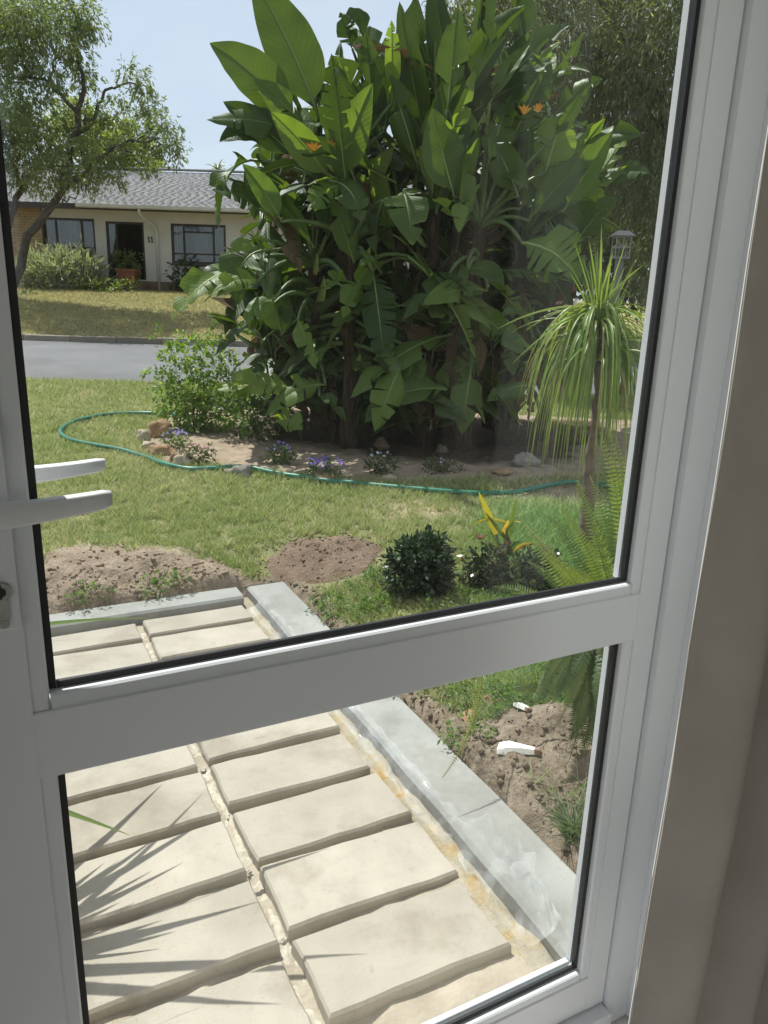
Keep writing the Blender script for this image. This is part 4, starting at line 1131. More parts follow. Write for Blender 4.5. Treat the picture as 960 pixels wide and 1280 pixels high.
# ------------------------------------------------------------------ soil heaps, clods
def heap(label, cx, cy, rx, ry, hgt, mat, seed, rot=0.0):
    n, m_ = 44, 16; V = []; F = []; c_, s2 = math.cos(rot), math.sin(rot); mb = MB()
    for i in range(m_+1):
        q = i/m_
        for j in range(n):
            an = 2*math.pi*j/n; wob = 1+.22*N3(math.cos(an)*1.6+seed, math.sin(an)*1.6, 2)
            lx, ly = math.cos(an)*rx*q*wob, math.sin(an)*ry*q*wob
            x, y = cx+lx*c_-ly*s2, cy+lx*s2+ly*c_
            z = hz(x, y)+hgt*(1-q*q)**1.3*(1+.35*N3(x*5, y*5, seed))+(.020*N3(x*16, y*16, seed)+.012*N3(x*37, y*37, seed))*(1-q**4)-.012*q**6+.002
            V.append((x, y, z))
    for i in range(m_):
        for j in range(n): F.append((i*n+j, (i+1)*n+j, (i+1)*n+(j+1) % n, i*n+(j+1) % n))
    mb.add(V, F, smooth=True); o = mb.build('soil_heap', mat); b = Vector((cx, cy, hz(cx, cy)))
    o.data.transform(Matrix.Translation(-b)); o.location = b
    return tag(o, label, 'soil heap')
mc = gp(408, 702); heap('low reddish-brown heap of loose soil on the lawn beside the round dark bush', mc.x, mc.y+.03, .36, .36, .075, REDSOIL, 1)
mc2 = gp(238, 722); heap('crumbly heap of dug soil and turf behind the far end of the paving', mc2.x, mc2.y,     .36, .30, .045, GREYSOIL, 2, .5)
mc3 = gp(118, 724); heap('wide crumbly heap of dug soil at the left beside the door handle side', mc3.x, mc3.y, .54, .36, .045, GREYSOIL, 3, .5)
mc4 = gp(672, 925); heap('bare heap of soil with white scraps on it right of the concrete strip', mc4.x, mc4.y, .30, .34, .03, SOIL, 4, .4)
def clods(name, regions, mat, seed):
    rg = np.random.default_rng(seed); Vs = []; Fs = []; o = 0
    base = np.array([(1, 0, 0), (-1, 0, 0), (0, 1, 0), (0, -1, 0), (0, 0, 1), (0, 0, -1)], float)
    fc = np.array([(0, 2, 4), (2, 1, 4), (1, 3, 4), (3, 0, 4), (2, 0, 5), (1, 2, 5), (3, 1, 5), (0, 3, 5)])
    for (cx, cy, rx, ry, n, s0, s1, rot) in regions:
        for _ in range(n):
            a_ = rg.uniform(0, 6.283); q = rg.random()**.6
            lx, ly = math.cos(a_)*rx*q, math.sin(a_)*ry*q
            x = cx+lx*math.cos(rot)-ly*math.sin(rot); y = cy+lx*math.sin(rot)+ly*math.cos(rot)
            aa = x*AX.x+y*AX.y; bb_ = x*BX.x+y*BX.y
            if PAVE[0] < aa < PAVE[1]+.05 and bb_ < PAVE[3]+.03: continue
            s = s0+(s1-s0)*rg.random()**5
            zz = surf(x, y)
            V = base*(1+rg.uniform(-.35, .35, (6, 1)))*s*rg.uniform(.7, 1.2, 3); th = rg.uniform(0, 6.28)
            c_, s2 = math.cos(th), math.sin(th); V = V @ np.array([(c_, s2, 0), (-s2, c_, 0), (0, 0, 1)])
            Vs.append(V+np.array([x, y, zz+s*.25])); Fs.append(fc+o); o += 6
    ob = np_mesh(name, np.concatenate(Vs), np.concatenate(Fs), mat, None, None, 3)
    return tag(ob, kind='stuff')
_dg = bpy.context.evaluated_depsgraph_get()
heaps = [o for o in scene.objects if o.name.startswith('soil_heap')]
from mathutils.bvhtree import BVHTree
_hb = [(BVHTree.FromPolygons([o.location+v_.co for v_ in o.data.vertices], [tuple(p.vertices) for p in o.data.polygons])) for o in heaps]
def surf(x, y):
    z = hz(x, y)
    for b_ in _hb:
        h_ = b_.ray_cast(Vector((x, y, 2)), Vector((0, 0, -1)))
        if h_[0] is not None: z = max(z, h_[0].z)
    return z
clods('soil_clods', [(mc2.x, mc2.y-.06, .50, .30, 900, .0015, .016, .5), (mc3.x, mc3.y-.05, .60, .40, 1100, .0015, .018, .5), (mc4.x, mc4.y, .34, .42, 700, .0015, .009, .4)], CLODM, 3)
clods('reddish_clods', [(mc.x, mc.y+.03, .45, .45, 700, .003, .013, 0)], REDSOIL, 4)
ev = gp(700, 1010); e2 = gp(545, 900); e3 = gp(385, 765)
clods('edge_clods', [(ev.x, ev.y, .30, .45, 420, .003, .016, .5), (e2.x, e2.y, .17, .55, 700, .002, .018, .48), (e3.x, e3.y, .14, .40, 260, .003, .022, .48)], SOIL, 5)

# two white scraps lying on the soil, dry leaves
M = Mat('white_pvc'); v = M.coord(); M.base(M.ramp(M.noise(60, 3, v), [(.4, (.82, .82, .80)), (.8, (.74, .70, .64))]), .4, .4); PVC = M.m
def wedge(label, p, q, w0, w1, hgt, seed):
    P, Q = gp(*p), gp(*q); P.z = surf(P.x, P.y); Q.z = surf(Q.x, Q.y)
    t = thing('white_offcut', label, 'offcut', P, 'white offcuts on the soil')
    d = (Q-P); L = d.length; d.normalize(); s = d.cross(Vector((0, 0, 1))).normalized(); u = s.cross(d)
    mb = MB()
    def sec(x, w, h): return [P+d*x-s*w+u*.003, P+d*x+s*w+u*.003, P+d*x+s*w*.85+u*(h+.003), P+d*x-s*w*.85+u*(h*.8+.003)]
    rows = [sec(0, w0, hgt*.55), sec(L*.25, w0*1.05, hgt), sec(L*.6, (w0+w1)/2*.9, hgt*.9), sec(L*.92, w1, hgt*.7)]
    V = sum(rows, []); F = [(i*4+k, i*4+(k+1) % 4, i*4+4+(k+1) % 4, i*4+4+k) for i in range(3) for k in range(4)]+[(3, 2, 1, 0), (12, 13, 14, 15)]
    mb.add(V, F); mb.build('body', PVC, t)
    mb = MB(); V = sec(L*.921, w1*1.1, hgt*.75)+sec(L*1.06, w1*.9, hgt*.6); mb.add(V, [(k, (k+1) % 4, 4+(k+1) % 4, 4+k) for k in range(4)]+[(3, 2, 1, 0), (4, 5, 6, 7)])
    mb.build('end', simple('muddy_end', (.22, .14, .09), .9, 40, .3), t)
    return t
wedge('larger white wedge-shaped offcut lying in the middle of the bare soil', (622, 947), (672, 950), .030, .013, .026, 1)
wedge('smaller white offcut lying at the edge of the bare soil by the grass', (645, 886), (660, 902), .014, .012, .018, 2)
DRY = simple('dry_leaf', (.30, .17, .09), .8, 20, .3)
def dryleaf(label, px, py, ang, L=.09):
    P = gp(px, py); P.z = surf(P.x, P.y)+.006; d = Vector((math.cos(ang), math.sin(ang), .12))
    o = big_leaf(P-d*L/2, P+d*L/2, L*.5, (0, -.3, 1), (0, 0, .02), 0, .3, px, .2, 0, .004, [DRY, DRY], 'dry_leaf', None)
    tag(o, label, 'leaf', 'dry fallen leaves')
dryleaf('dry pinkish-brown fallen leaf on the grass by the concrete strip', 585, 897, 1.2)
dryleaf('dry brown fallen leaf on the grass above the bare soil', 612, 880, .2, .10)

# ------------------------------------------------------------------ small dark bushes and the strappy plants
def ground_bush(label, px, py, wpx, hpx, n, cols, seed, L=.036, W=.02, Y=None):
    b = gp(px, py); k = 1/pxm(b.y); W2 = wpx*k/2; Hh = hpx*k
    cl = [(b+Vector((0, 0, Hh*.52)), (W2*.92, W2*.8, Hh*.50)), (b+Vector((-W2*.35, -.02, Hh*.35)), (W2*.6, W2*.5, Hh*.36)), (b+Vector((W2*.4, -.02, Hh*.40)), (W2*.58, W2*.5, Hh*.38)), (b+Vector((0, 0, Hh*.75)), (W2*.6, W2*.5, Hh*.28))]
    rg_ = random.Random(seed)
    for _ in range(7):
        an = rg_.uniform(0, 6.28); q = rg_.uniform(.55, .95); zf = rg_.uniform(.25, .95)
        cl.append((b+Vector((math.cos(an)*W2*q, math.sin(an)*W2*q*.8, Hh*zf)), (W2*.24, W2*.24, Hh*rg_.uniform(.12, .2))))
    return bush('dark_shrub', label, b, cl, n, L, W, cols, FOLG, 12, seed, shell=.4, sub=7)
ground_bush('round dark glossy shrub on the lawn beside the reddish soil heap', 523, 741, 84, 76, 3400, ((.012, .026, .012), (.035, .060, .026)), 31)
ground_bush('middle dark shrub with reddish tips under the yellow strap leaves', 606, 738, 58, 55, 1300, ((.018, .030, .016), (.055, .075, .035), (.22, .12, .08)), 32, .034, .018)
ground_bush('dark shrub half hidden by fern at the corner of the upper pane', 672, 742, 62, 52, 1700, ((.018, .030, .016), (.055, .075, .035)), 33, .034, .018)
ground_bush('short leafy green shrub at the foot of the yellow strap leaves', 652, 742, 46, 34, 800, ((.07, .12, .03), (.15, .21, .06)), 34, .05, .02)

YST = strap_mat('yellow_strap', (.42, .40, .05), (.50, .34, .06), (1.3, 1.3, .5), .4)
GST = strap_mat('green_strap', (.06, .10, .025), (.13, .18, .04), (1.8, 1.9, .6), .35)
b = gp(634, 728); sp_ = thing('strap_leaved_plant', 'upright plant of yellow and dark green strap leaves among the dark shrubs', 'plant', b)
for (p0, p1, wpx, mt, sag) in (((620, 668), (598, 614), 11, YST, (0, 0, 0)), ((634, 676), (606, 640), 6, GST, (0, 0, .0)), ((632, 684), (645, 622), 9, GST, (0, 0, 0)), ((628, 672), (636, 650), 9, YST, (0, 0, .02)), ((636, 655), (588, 660), 4, YST, (-.03, 0, .07)), ((632, 654), (652, 654), 4, YST, (0, 0, .03)),
                               ((640, 690), (676, 684), 6, YST, (.0, 0, .06)), ((636, 690), (632, 660), 7, GST, (0, 0, 0)), ((626, 700), (612, 660), 7, GST, (0, 0, 0)), ((632, 700), (650, 676), 8, GST, (0, 0, .05))):
    y = b.y; P0 = at(*p0, y); P1 = at(*p1, y-.06); mb = MB()
    blade(mb, P0, P1, sag, wpx/pxm(y), (.2, -1, .3), 9); mb.build('leaf', mt, sp_)
mb = MB(); mb.tube([b, at(632, 680, b.y)], .014, 7); mb.tube([b, at(620, 668, b.y)], .010, 6); mb.build('stem', STALK, sp_)
for (px, py) in ((600, 674), (634, 682)):
    mb = MB(); c = at(px, py, b.y-.05)
    for k in range(7):
        an = k*.9; blade(mb, c, c+Vector((.030*math.cos(an), .02*math.sin(an)-.01, .035)), (0, 0, -.005), .016, (math.cos(an), math.sin(an)-.4, .3), 4)
    mb.build('reddish_tip', strap_mat('reddish_tip', (.20, .09, .07), (.32, .18, .14), (1.2, 1, .8)), sp_)

# pony-tail tree
PST = strap_mat('pony_leaf', (.115, .18, .04), (.22, .30, .085), (1.9, 1.85, .55), .40)
PSD = strap_mat('pony_leaf_dry', (.16, .17, .06), (.26, .23, .10), (1.4, 1.4, .6), .3)
b = gp(733, 690); pony = thing('ponytail_tree', 'small tree with a fountain of drooping strap leaves on a thin trunk', 'tree', b)
Yp = b.y; crown = at(747, 452, Yp)
pts = wig([b-Vector((0, 0, .03)), at(735, 620, Yp), at(741, 540, Yp), at(746, 490, Yp), crown], .012, 3, 4)
mb = MB(); n = len(pts); mb.tube(pts, [.048-.026*min(1, i/(n*.6)) for i in range(n)], 10); mb.build('trunk', BARK, pony)
for k in range(3):
    mb = MB(); an = 2.1*k+.4; mb.tube([b+Vector((0, 0, .06)), b+Vector((math.cos(an)*.07, math.sin(an)*.07, .0)), b+Vector((math.cos(an)*.14, math.sin(an)*.14, -.03))], [.03, .024, .012], 6); mb.build('root', BARK, pony)
top = at(748, 385, Yp)
for k in range(285):
    q = rnd.random(); st = crown.lerp(top, rnd.uniform(0, 1)); an = rnd.uniform(0, 2*math.pi)
    d = Vector((math.cos(an), math.sin(an), 0)); wd = rnd.uniform(.010, .019)
    if q < .84:
        reach = rnd.uniform(.16, .44); drop = rnd.uniform(.35, .98)*(1-.25*rnd.random())
        P1 = st+d*reach-Vector((0, 0, drop)); P1.z = max(P1.z, b.z+.26)
        sag = d*reach*.40+Vector((0, 0, drop*.62+.10))
    elif q < .95:
        reach = rnd.uniform(.05, .22); P1 = st+d*reach+Vector((0, 0, rnd.uniform(.25, .50))); sag = Vector((0, 0, .04)); wd *= .75
    else:
        reach = rnd.uniform(.35, .62); P1 = st+d*reach+Vector((0, 0, rnd.uniform(-.15, .08))); sag = Vector((0, 0, .16)); wd *= .7
    mb = MB(); blade(mb, st, P1, sag, wd, Vector((d.x*.3, d.y*.3, 1)) if q < .84 else (d.x, d.y-.3, .4), 10, fold=.3, twist=0)
    mb.build('leaf', PST if rnd.random() < .85 else PSD, pony)
for (tx, ty) in ((736, 300), (752, 303), (766, 318), (772, 345), (622, 411), (655, 415), (640, 455), (806, 330), (800, 402)):
    mb = MB(); P1 = at(tx, ty, Yp-.1); blade(mb, top, P1, (0, 0, .10 if ty > 380 else .03), .013, (0, -1, .3), 10); mb.build('leaf', PST, pony)

# ------------------------------------------------------------------ ferns at the right of the door
FM = strap_mat('fern_green', (.10, .15, .035), (.20, .26, .06), (1.9, 1.9, .55), .38, .5)
FD = strap_mat('fern_dark', (.05, .085, .02), (.12, .155, .04), (1.6, 1.6, .5), .3, .55)
FY = strap_mat('fern_yellow', (.19, .22, .05), (.28, .28, .07), (1.5, 1.4, .5), .4, .5)
FB = strap_mat('fern_brown', (.30, .16, .05), (.38, .22, .09), (1.2, 1, .6), .3, .8)
def frond(root, P0, P1, sag, plen, npin, mat, seed, nh=(0, -1, .4)):
    rg = random.Random(seed); mb = MB(); P0, P1 = Vector(P0), Vector(P1); ctrl = (P0+P1)/2+Vector(sag); nh = Vector(nh); axp = []
    for i in range(16):
        t = i/15; axp.append(P0*(1-t)**2+ctrl*2*t*(1-t)+P1*t*t)
    mb.tube(axp, taper(16, .0028, .0010), 4)
    for k in range(npin):
        t = .10+.89*k/npin; p = P0*(1-t)**2+ctrl*2*t*(1-t)+P1*t*t
        T = ((ctrl-P0)*(1-t)+(P1-ctrl)*t).normalized(); S = T.cross(nh).normalized(); Nn = S.cross(T)
        ln = plen*(min(1, .45+t*2.2))*(1-t**3.5)*rg.uniform(.85, 1.1)+.004
        for sd in (-1, 1):
            d = (S*sd+T*.28+Nn*rg.uniform(-.25, .1)).normalized(); e_ = T*ln*.13; q = p+d*ln
            dr = Nn*(-ln*.14)
            mb.add([p-e_*.6, p+d*ln*.5-e_*.8, q+dr, p+d*ln*.5+e_*.9, p+e_*1.0], [(0, 1, 3, 4), (1, 2, 3)], 0, [(t, 0)]*5, True)
    return mb.build('frond', mat, root)
fb = gp(795, 905); fern = thing('sword_fern', 'tall feathery sword fern growing right of the concrete strip', 'fern', fb)
Yf = fb.y
def fr(p0, p1, y0, y1, sag, plen, npin, mat, nh=(0, -1, .4)):
    frond(fern, at(*p0, y0), at(*p1, y1), sag, plen, npin, mat, p1[0]*7+p1[1], nh)
root_px = (800, 900)
F1 = [((745, 548), (0, 0, .08), FM), ((762, 575), (0, 0, .10), FM), ((775, 610), (0, 0, .1), FM), ((722, 600), (0, 0, .16), FM), ((705, 640), (0, 0, .2), FM), ((742, 640), (0, 0, .15), FM), ((770, 545), (.05, 0, .1), FM), ((790, 600), (.05, 0, .1), FM),
      ((680, 690), (0, 0, .2), FM), ((700, 720), (0, 0, .22), FY), ((655, 655), (0, 0, .15), FY), ((730, 715), (0, 0, .15), FM), ((755, 690), (0, 0, .1), FM), ((640, 742), (0, 0, .25), FM), ((690, 752), (0, 0, .2), FM), ((762, 740), (0, 0, .1), FY), ((720, 770), (0, 0, .1), FM)]
F1 += [((t_[0]+rnd.uniform(-28, 22), t_[1]+rnd.uniform(-18, 30)), s0_, FM) for t_, s0_, m_ in F1 for _ in range(2)]
for i, (tip, sag, mt) in enumerate(F1):
    fr((795+rnd.uniform(-10, 15), 900+rnd.uniform(-15, 10)), tip, Yf, Yf+rnd.uniform(-.05, .35), sag, rnd.uniform(.034, .046), 54, mt, (rnd.uniform(-.4, .1), -1, .4))
F2 = (((745, 800), (722, 960)), ((760, 800), (742, 930)), ((735, 795), (700, 900)), ((755, 790), (735, 985)), ((725, 800), (712, 930)), ((770, 800), (756, 950)), ((740, 790), (690, 880)), ((715, 795), (682, 850)), ((760, 840), (728, 1000)), ((750, 810), (745, 900)), ((705, 800), (672, 868)))
F2 = list(F2)+[((a_[0]+rnd.uniform(-18, 22), a_[1]+rnd.uniform(-5, 25)), (b_[0]+rnd.uniform(-22, 22), b_[1]+rnd.uniform(-40, 25))) for a_, b_ in F2]
for i, (p0, p1) in enumerate(F2):
    fr(p0, p1, Yf-.05, Yf-.25, (.02, -.05, .05), rnd.uniform(.026, .036), 52, FD, (rnd.uniform(-.5, .1), -1, .2))
fr((765, 900), (735, 945), Yf, Yf-.15, (0, 0, .03), .03, 20, FB)
# one frond arching over the concrete strip
fr((800, 880), (600, 850), Yf, Yf-.12, (0, -.02, .10), .040, 40, FM)
fr((602, 838), (553, 972), Yf-.15, Yf-.42, (.06, 0, -.02), .016, 40, FY)
fr((640, 860), (690, 866), Yf-.1, Yf-.1, (0, 0, .03), .03, 22, FM)

# small grey-green tuft
b = gp(714, 1048); tf = thing('grass_tuft', 'small grey-green tuft of thin leaves at the edge of the soil', 'plant', b)
TM = strap_mat('tuft_leaf', (.13, .17, .10), (.24, .27, .16), (1.3, 1.4, .8), .3, .6)
mb = MB()
for k in range(110):
    an = rnd.uniform(0, 6.28); r = rnd.uniform(.03, .13); mb2 = mb
    blade(mb, b+Vector((rnd.uniform(-.03, .03), rnd.uniform(-.03, .03), 0)), b+Vector((math.cos(an)*r, math.sin(an)*r, rnd.uniform(.03, .13))), (0, 0, .03), .004, (0, -1, .4), 4)
mb.build('blades', TM, tf)

# spiky plant in a pot, left of the door outside: two leaf tips show, and its shadow falls on the slabs
pc = D(-.34, 2.02, 0); yuc = thing('potted_spiky_plant', 'spiky potted plant outside at the left whose leaf tips show through the glass', 'plant', pc+Vector((0, 0, -.04)))
mb = MB(); n = 20
prof = [(.001, -.03), (.115, -.03), (.15, .20), (.165, .20), (.165, .235), (.145, .235), (.135, .19), (.001, .19)]
V = [pc+Vector((r*math.cos(2*math.pi*j/n), r*math.sin(2*math.pi*j/n), z)) for r, z in prof for j in range(n)]
F = [(i*n+j, i*n+(j+1) % n, (i+1)*n+(j+1) % n, (i+1)*n+j) for i in range(len(prof)-1) for j in range(n)]
mb.add(V, F, smooth=False); TERRA = simple('terracotta', (.36, .15, .085), .85, 9, .2, .2, 60); mb.build('pot', TERRA, yuc)
mb = MB(); mb.tube(wig([pc+Vector((0, 0, .18)), pc+Vector((.02, 0, .46))], .01, 4), .035, 8); mb.build('trunk', BARK, yuc)
YUM = strap_mat('spiky_leaf', (.07, .12, .03), (.13, .19, .05), (1.8, 1.8, .6), .25, .4)
yc = pc+Vector((.02, 0, .46))
for (px, py, z) in SPIKES:
    g = CAM+ray(px, py)*(-CAM.z/ray(px, py).z)
    tip = g+S_DIR*(z/S_DIR.z); L = (tip-yc).length
    mb = MB(); blade(mb, yc, tip, (0, 0, .06), .056, (0, -.3, 1), 10, fold=.3, wprof=lambda t: min(1, .6+t*2)*(1-t**1.6)); mb.build('leaf', YUM, yuc)
for k in range(26):
    an = PH+rnd.uniform(1.7, 5.2); el = rnd.uniform(-.2, 1.3); L = rnd.uniform(.4, .62)
    tip = yc+Vector((math.cos(an)*math.cos(el), math.sin(an)*math.cos(el), math.sin(el)))*L
    mb = MB(); blade(mb, yc, tip, (0, 0, .05), .040, (0, -.3, 1), 8, fold=.3); mb.build('leaf', YUM, yuc)
for (p1, y1, s) in (((192, 773), 2.35, .06), ((162, 1044), 1.62, .03)):
    tip = at(*p1, y1); mb = MB(); blade(mb, yc+Vector((0, 0, .26 if p1[1] < 900 else -.03)), tip, (0, 0, s), .030, (0, -.3, 1), 12, fold=.3, wprof=lambda t: (1-t**2)); mb.build('leaf', YUM, yuc)

# ------------------------------------------------------------------ house across the street
HY = 26.0
house = thing('bungalow', 'single-storey cream bungalow with grey shingle roof and dark window frames across the road', 'house', (-7, HY, 1.5))
CREAM = simple('cream_wall', (.61, .57, .52), .9, 1.5, .08, .2, 50)
BRWN = simple('dark_brown_frame', (.035, .025, .02), .5)
GUT = simple('white_gutter', (.60, .58, .53), .5, 4, .1)
M = Mat('face_brick'); bk = M.n('ShaderNodeTexBrick'); v = M.coord('Object'); mp = M.n('ShaderNodeMapping'); mp.inputs['Rotation'].default_value = (R(90), 0, 0); M.l(v, mp.inputs[0]); M.l(mp.outputs[0], bk.inputs['Vector'])
bk.inputs['Color1'].default_value = (.33, .22, .12, 1); bk.inputs['Color2'].default_value = (.42, .30, .17, 1); bk.inputs['Mortar'].default_value = (.20, .16, .12, 1)
bk.inputs['Scale'].default_value = 1; bk.inputs['Brick Width'].default_value = .23; bk.inputs['Row Height'].default_value = .085; bk.inputs['Mortar Size'].default_value = .010
M.base(M.mix(.4, bk.outputs[0], M.ramp(M.noise(7, 4, v), [(.3, (.7, .7, .7)), (.7, (1.1, 1.1, 1.1))]), 'MULTIPLY'), .9, .2); M.bump(bk.outputs['Fac'], -.5, .01); FBRICK = M.m
M = Mat('dark_brick'); bk = M.n('ShaderNodeTexBrick'); v = M.coord('Object'); mp = M.n('ShaderNodeMapping'); mp.inputs['Rotation'].default_value = (R(90), 0, 0); M.l(v, mp.inputs[0]); M.l(mp.outputs[0], bk.inputs['Vector'])
bk.inputs['Color1'].default_value = (.17, .105, .07, 1); bk.inputs['Color2'].default_value = (.24, .15, .10, 1); bk.inputs['Mortar'].default_value = (.15, .13, .11, 1)
bk.inputs['Scale'].default_value = 1; bk.inputs['Brick Width'].default_value = .23; bk.inputs['Row Height'].default_value = .085; bk.inputs['Mortar Size'].default_value = .010
M.base(bk.outputs[0], .9, .2); M.bump(bk.outputs['Fac'], -.5, .01); DBRICK = M.m
def hbox(name, x0, x1, y0, y1, z0, z1, mat, par=house, bev=0, label=None):
    mb = MB(); mb.box(x0, x1, y0, y1, z0, z1, None, bev=bev); return mb.build(name, mat, par, label)
W1 = (-11.40, -9.72, 2.43, 3.72); DR = (-9.36, -8.12, 1.87, 3.66); W2 = (-7.24, -5.45, 2.43, 3.66)
WT, WB = 4.28, 1.3
segs = [(-11.40, W1[1], WB, W1[2]), (-11.40, W1[1], W1[3], WT), (W1[1], DR[0], WB, WT), (DR[0], DR[1], WB, DR[2]), (DR[0], DR[1], DR[3], WT), (DR[1], W2[0], WB, WT), (W2[0], W2[1], WB, W2[2]), (W2[0], W2[1], W2[3], WT), (W2[1], -2.6, WB, WT), (-2.6, -.9, WB, 2.5), (-2.6, -.9, 3.66, WT), (-.9, 3.5, WB, WT)]
mb = MB()
for x0, x1, z0, z1 in segs: mb.box(x0, x1, HY, HY+.22, z0, z1)
mb.build('wall', CREAM, house)
hbox('brick_wall', -14.5, -11.402, HY-.12, HY+.22, WB, WT, FBRICK)
hbox('side_wall', 3.502, 3.72, HY, HY+8, WB, WT, CREAM); hbox('side_wall', -14.72, -14.502, HY, HY+8, WB, WT, CREAM); hbox('rear_wall', -14.5, 3.5, HY+7.8, HY+8, WB, WT, CREAM)
hbox('floor_slab', -14.4, 3.4, HY+.25, HY+7.7, WB, 1.85, simple('dark_floor', (.12, .08, .06), .6))
hbox('inner_wall', -14.4, 3.4, HY+3.0, HY+3.15, 1.86, WT-.02, simple('inner_wall', (.35, .32, .28), .9))
hbox('ceiling_board', -14.4, 3.4, HY+.24, HY+7.7, WT-.015, WT+.02, simple('inner_ceiling', (.5, .48, .45), .9))
hbox('brick_plinth', -9.70, 3.49, HY-.05, HY-.001, WB, 1.83, DBRICK)
hbox('brick_step', -9.72, -8.0, HY-.95, HY-.052, WB, 1.72, DBRICK); hbox('brick_step', -9.6, -8.1, HY-1.3, HY-.952, WB, 1.60, DBRICK)
CURT = []
M = Mat('house_curtain'); wv = M.n('ShaderNodeTexWave'); wv.inputs['Scale'].default_value = 3.2; wv.inputs['Distortion'].default_value = 1.5; v = M.coord('Object'); M.l(v, wv.inputs[0])
c = M.ramp(wv.outputs['Fac'], [(.2, (.14, .14, .145)), (.8, (.28, .28, .28))]); M.base(c, .9, .1); HCURT = M.m
def hwin(x0, x1, z0, z1, vbars, hbars, curt):
    fr_ = bpy.data.objects.new('window', None); scene.collection.objects.link(fr_); fr_.parent = house; fr_.location = Vector((x0, HY, z0))-house.location
    mb = MB(); t = .07; y0, y1 = HY+.03, HY+.10
    mb.box(x0, x0+t, y0, y1, z0, z1); mb.box(x1-t, x1, y0, y1, z0, z1); mb.box(x0+t, x1-t, y0, y1, z0, z0+t); mb.box(x0+t, x1-t, y0, y1, z1-t, z1)
    for q in vbars: mb.box(x0+(x1-x0)*q-.03, x0+(x1-x0)*q+.03, y0+.004, y1-.004, z0+t, z1-t)
    for (qa, qb, qz) in hbars: mb.box(x0+(x1-x0)*qa+.03, x0+(x1-x0)*qb-.03, y0+.008, y1-.008, z0+(z1-z0)*qz-.025, z0+(z1-z0)*qz+.025)
    mb.build('frame', BRWN, fr_)
    hb = MB(); hb.box(x0-.05, x1+.05, HY-.05, HY-.002, z0-.07, z0-.005); hb.build('sill', BRWN, fr_)
    gl_ = MB(); gl_.box(x0+.02, x1-.02, HY+.062, HY+.068, z0+.02, z1-.02); gl_.build('pane', FGLASS, fr_)
    for (qa, qb) in curt:
        cm = MB(); V = []; F = []; n = 24
        for i in range(n+1):
            x = x0+(x1-x0)*(qa+(qb-qa)*i/n); y = HY+.19+.03*math.sin(i*1.9+x)
            V += [(x, y, z0+.02), (x, y, z1-.03)]
        F = [(2*i, 2*i+2, 2*i+3, 2*i+1) for i in range(n)]
        cm.add(V, F, smooth=True); cm.build('curtain', HCURT, fr_)
hwin(W1[0], W1[1], W1[2], W1[3], (.24, .74), ((0, 1, .30),), ((.02, .30), (.30, .70), (.82, .98)))
hwin(W2[0], W2[1], W2[2], W2[3], (.23, .77), ((0, .23, .25), (.23, .77, .25), (.77, 1, .25), (.23, .77, .80)), ((.02, .22), (.40, .66), (.72, .98)))
hwin(-2.6, -.9, 2.5, 3.66, (.33, .66), ((0, 1, .3),), ((.02, .98),))
dd = bpy.data.objects.new('front_door', None); scene.collection.objects.link(dd); dd.parent = house; dd.location = Vector((DR[0], HY, DR[2]))-house.location
mb = MB(); y0, y1 = HY+.02, HY+.10; t = .07
mb.box(DR[0], DR[0]+t, y0, y1, DR[2], DR[3]); mb.box(DR[1]-t, DR[1], y0, y1, DR[2], DR[3]); mb.box(DR[0]+t, DR[1]-t, y0, y1, DR[3]-t, DR[3]); mb.box(DR[0]+.30, DR[0]+.36, y0+.003, y1-.003, DR[2], DR[3]-t)
mb.box(DR[0]+t, DR[0]+.30, y0+.006, y1-.006, DR[2]+.75, DR[2]+.80)
mb.build('frame', BRWN, dd)
mb = MB(); mb.box(DR[0]+t-.01, DR[0]+.31, HY+.058, HY+.064, DR[2], DR[3]-t+.01); mb.build('side_pane', FGLASS, dd)
mb = MB(); mb.box(DR[0]+.362, DR[1]-t-.002, HY+.05, HY+.09, DR[2]+.01, DR[3]-t-.002)
for i in range(2):
    for j in range(3): mb.box(DR[0]+.44+i*.34, DR[0]+.72+i*.34, HY+.040, HY+.0495, DR[2]+.10+j*.55, DR[2]+.55+j*.55)
mb.build('leaf', simple('dark_door_leaf', (.010, .008, .007), .75, spec=.1), dd)
# house number 11
BLK = simple('black_number', (.015, .015, .015), .5)
for x in (-7.965, -7.865):
    mb = MB(); z = 3.05
    mb.box(x-.016, x+.016, HY-.022, HY-.002, z+.024, z+.18); mb.box(x-.038, x+.038, HY-.022, HY-.0025, z, z+.024); mb.box(x-.038, x-.016, HY-.022, HY-.0025, z+.135, z+.165)
    mb.build('house_numeral', BLK, house)
# roof: stepped courses of shingles
def shingle_mat():
    M = Mat('grey_shingle'); a_ = M.attr(); v = M.coord()
    c = M.mix(.6, a_, M.ramp(M.noise(9, 4, v), [(.3, (.75, .75, .75)), (.7, (1.1, 1.1, 1.1))]), 'MULTIPLY'); M.base(c, .95, .1); M.bump(M.noise(60, 3, v), .5, .01); return M.m
SH = shingle_mat()
rx0, rx1, ey, ez, ry, rz = -15.3, 4.2, HY-.62, 4.16, HY+4.0, 5.80
mb = MB()
prof = [Vector((0, ey, ez-.10)), Vector((0, ry, rz-.06)), Vector((0, HY+8.5, ez-.10)), Vector((0, HY+8.5, ez-.16)), Vector((0, ry, rz-.20)), Vector((0, ey, ez-.16))]
mb.prism(prof, Vector((rx0+.1, 0, 0)), Vector((rx1-.1, 0, 0))); ro = mb.build('roof', simple('roof_deck', (.10, .09, .085), .9), house)
rg = np.random.default_rng(5); Vs = []; Cs = []; Fs = []; o_ = 0; rows = 34
qf = np.array([(0, 1, 5, 4), (3, 2, 6, 7), (0, 4, 7, 3), (1, 2, 6, 5), (4, 5, 6, 7)])
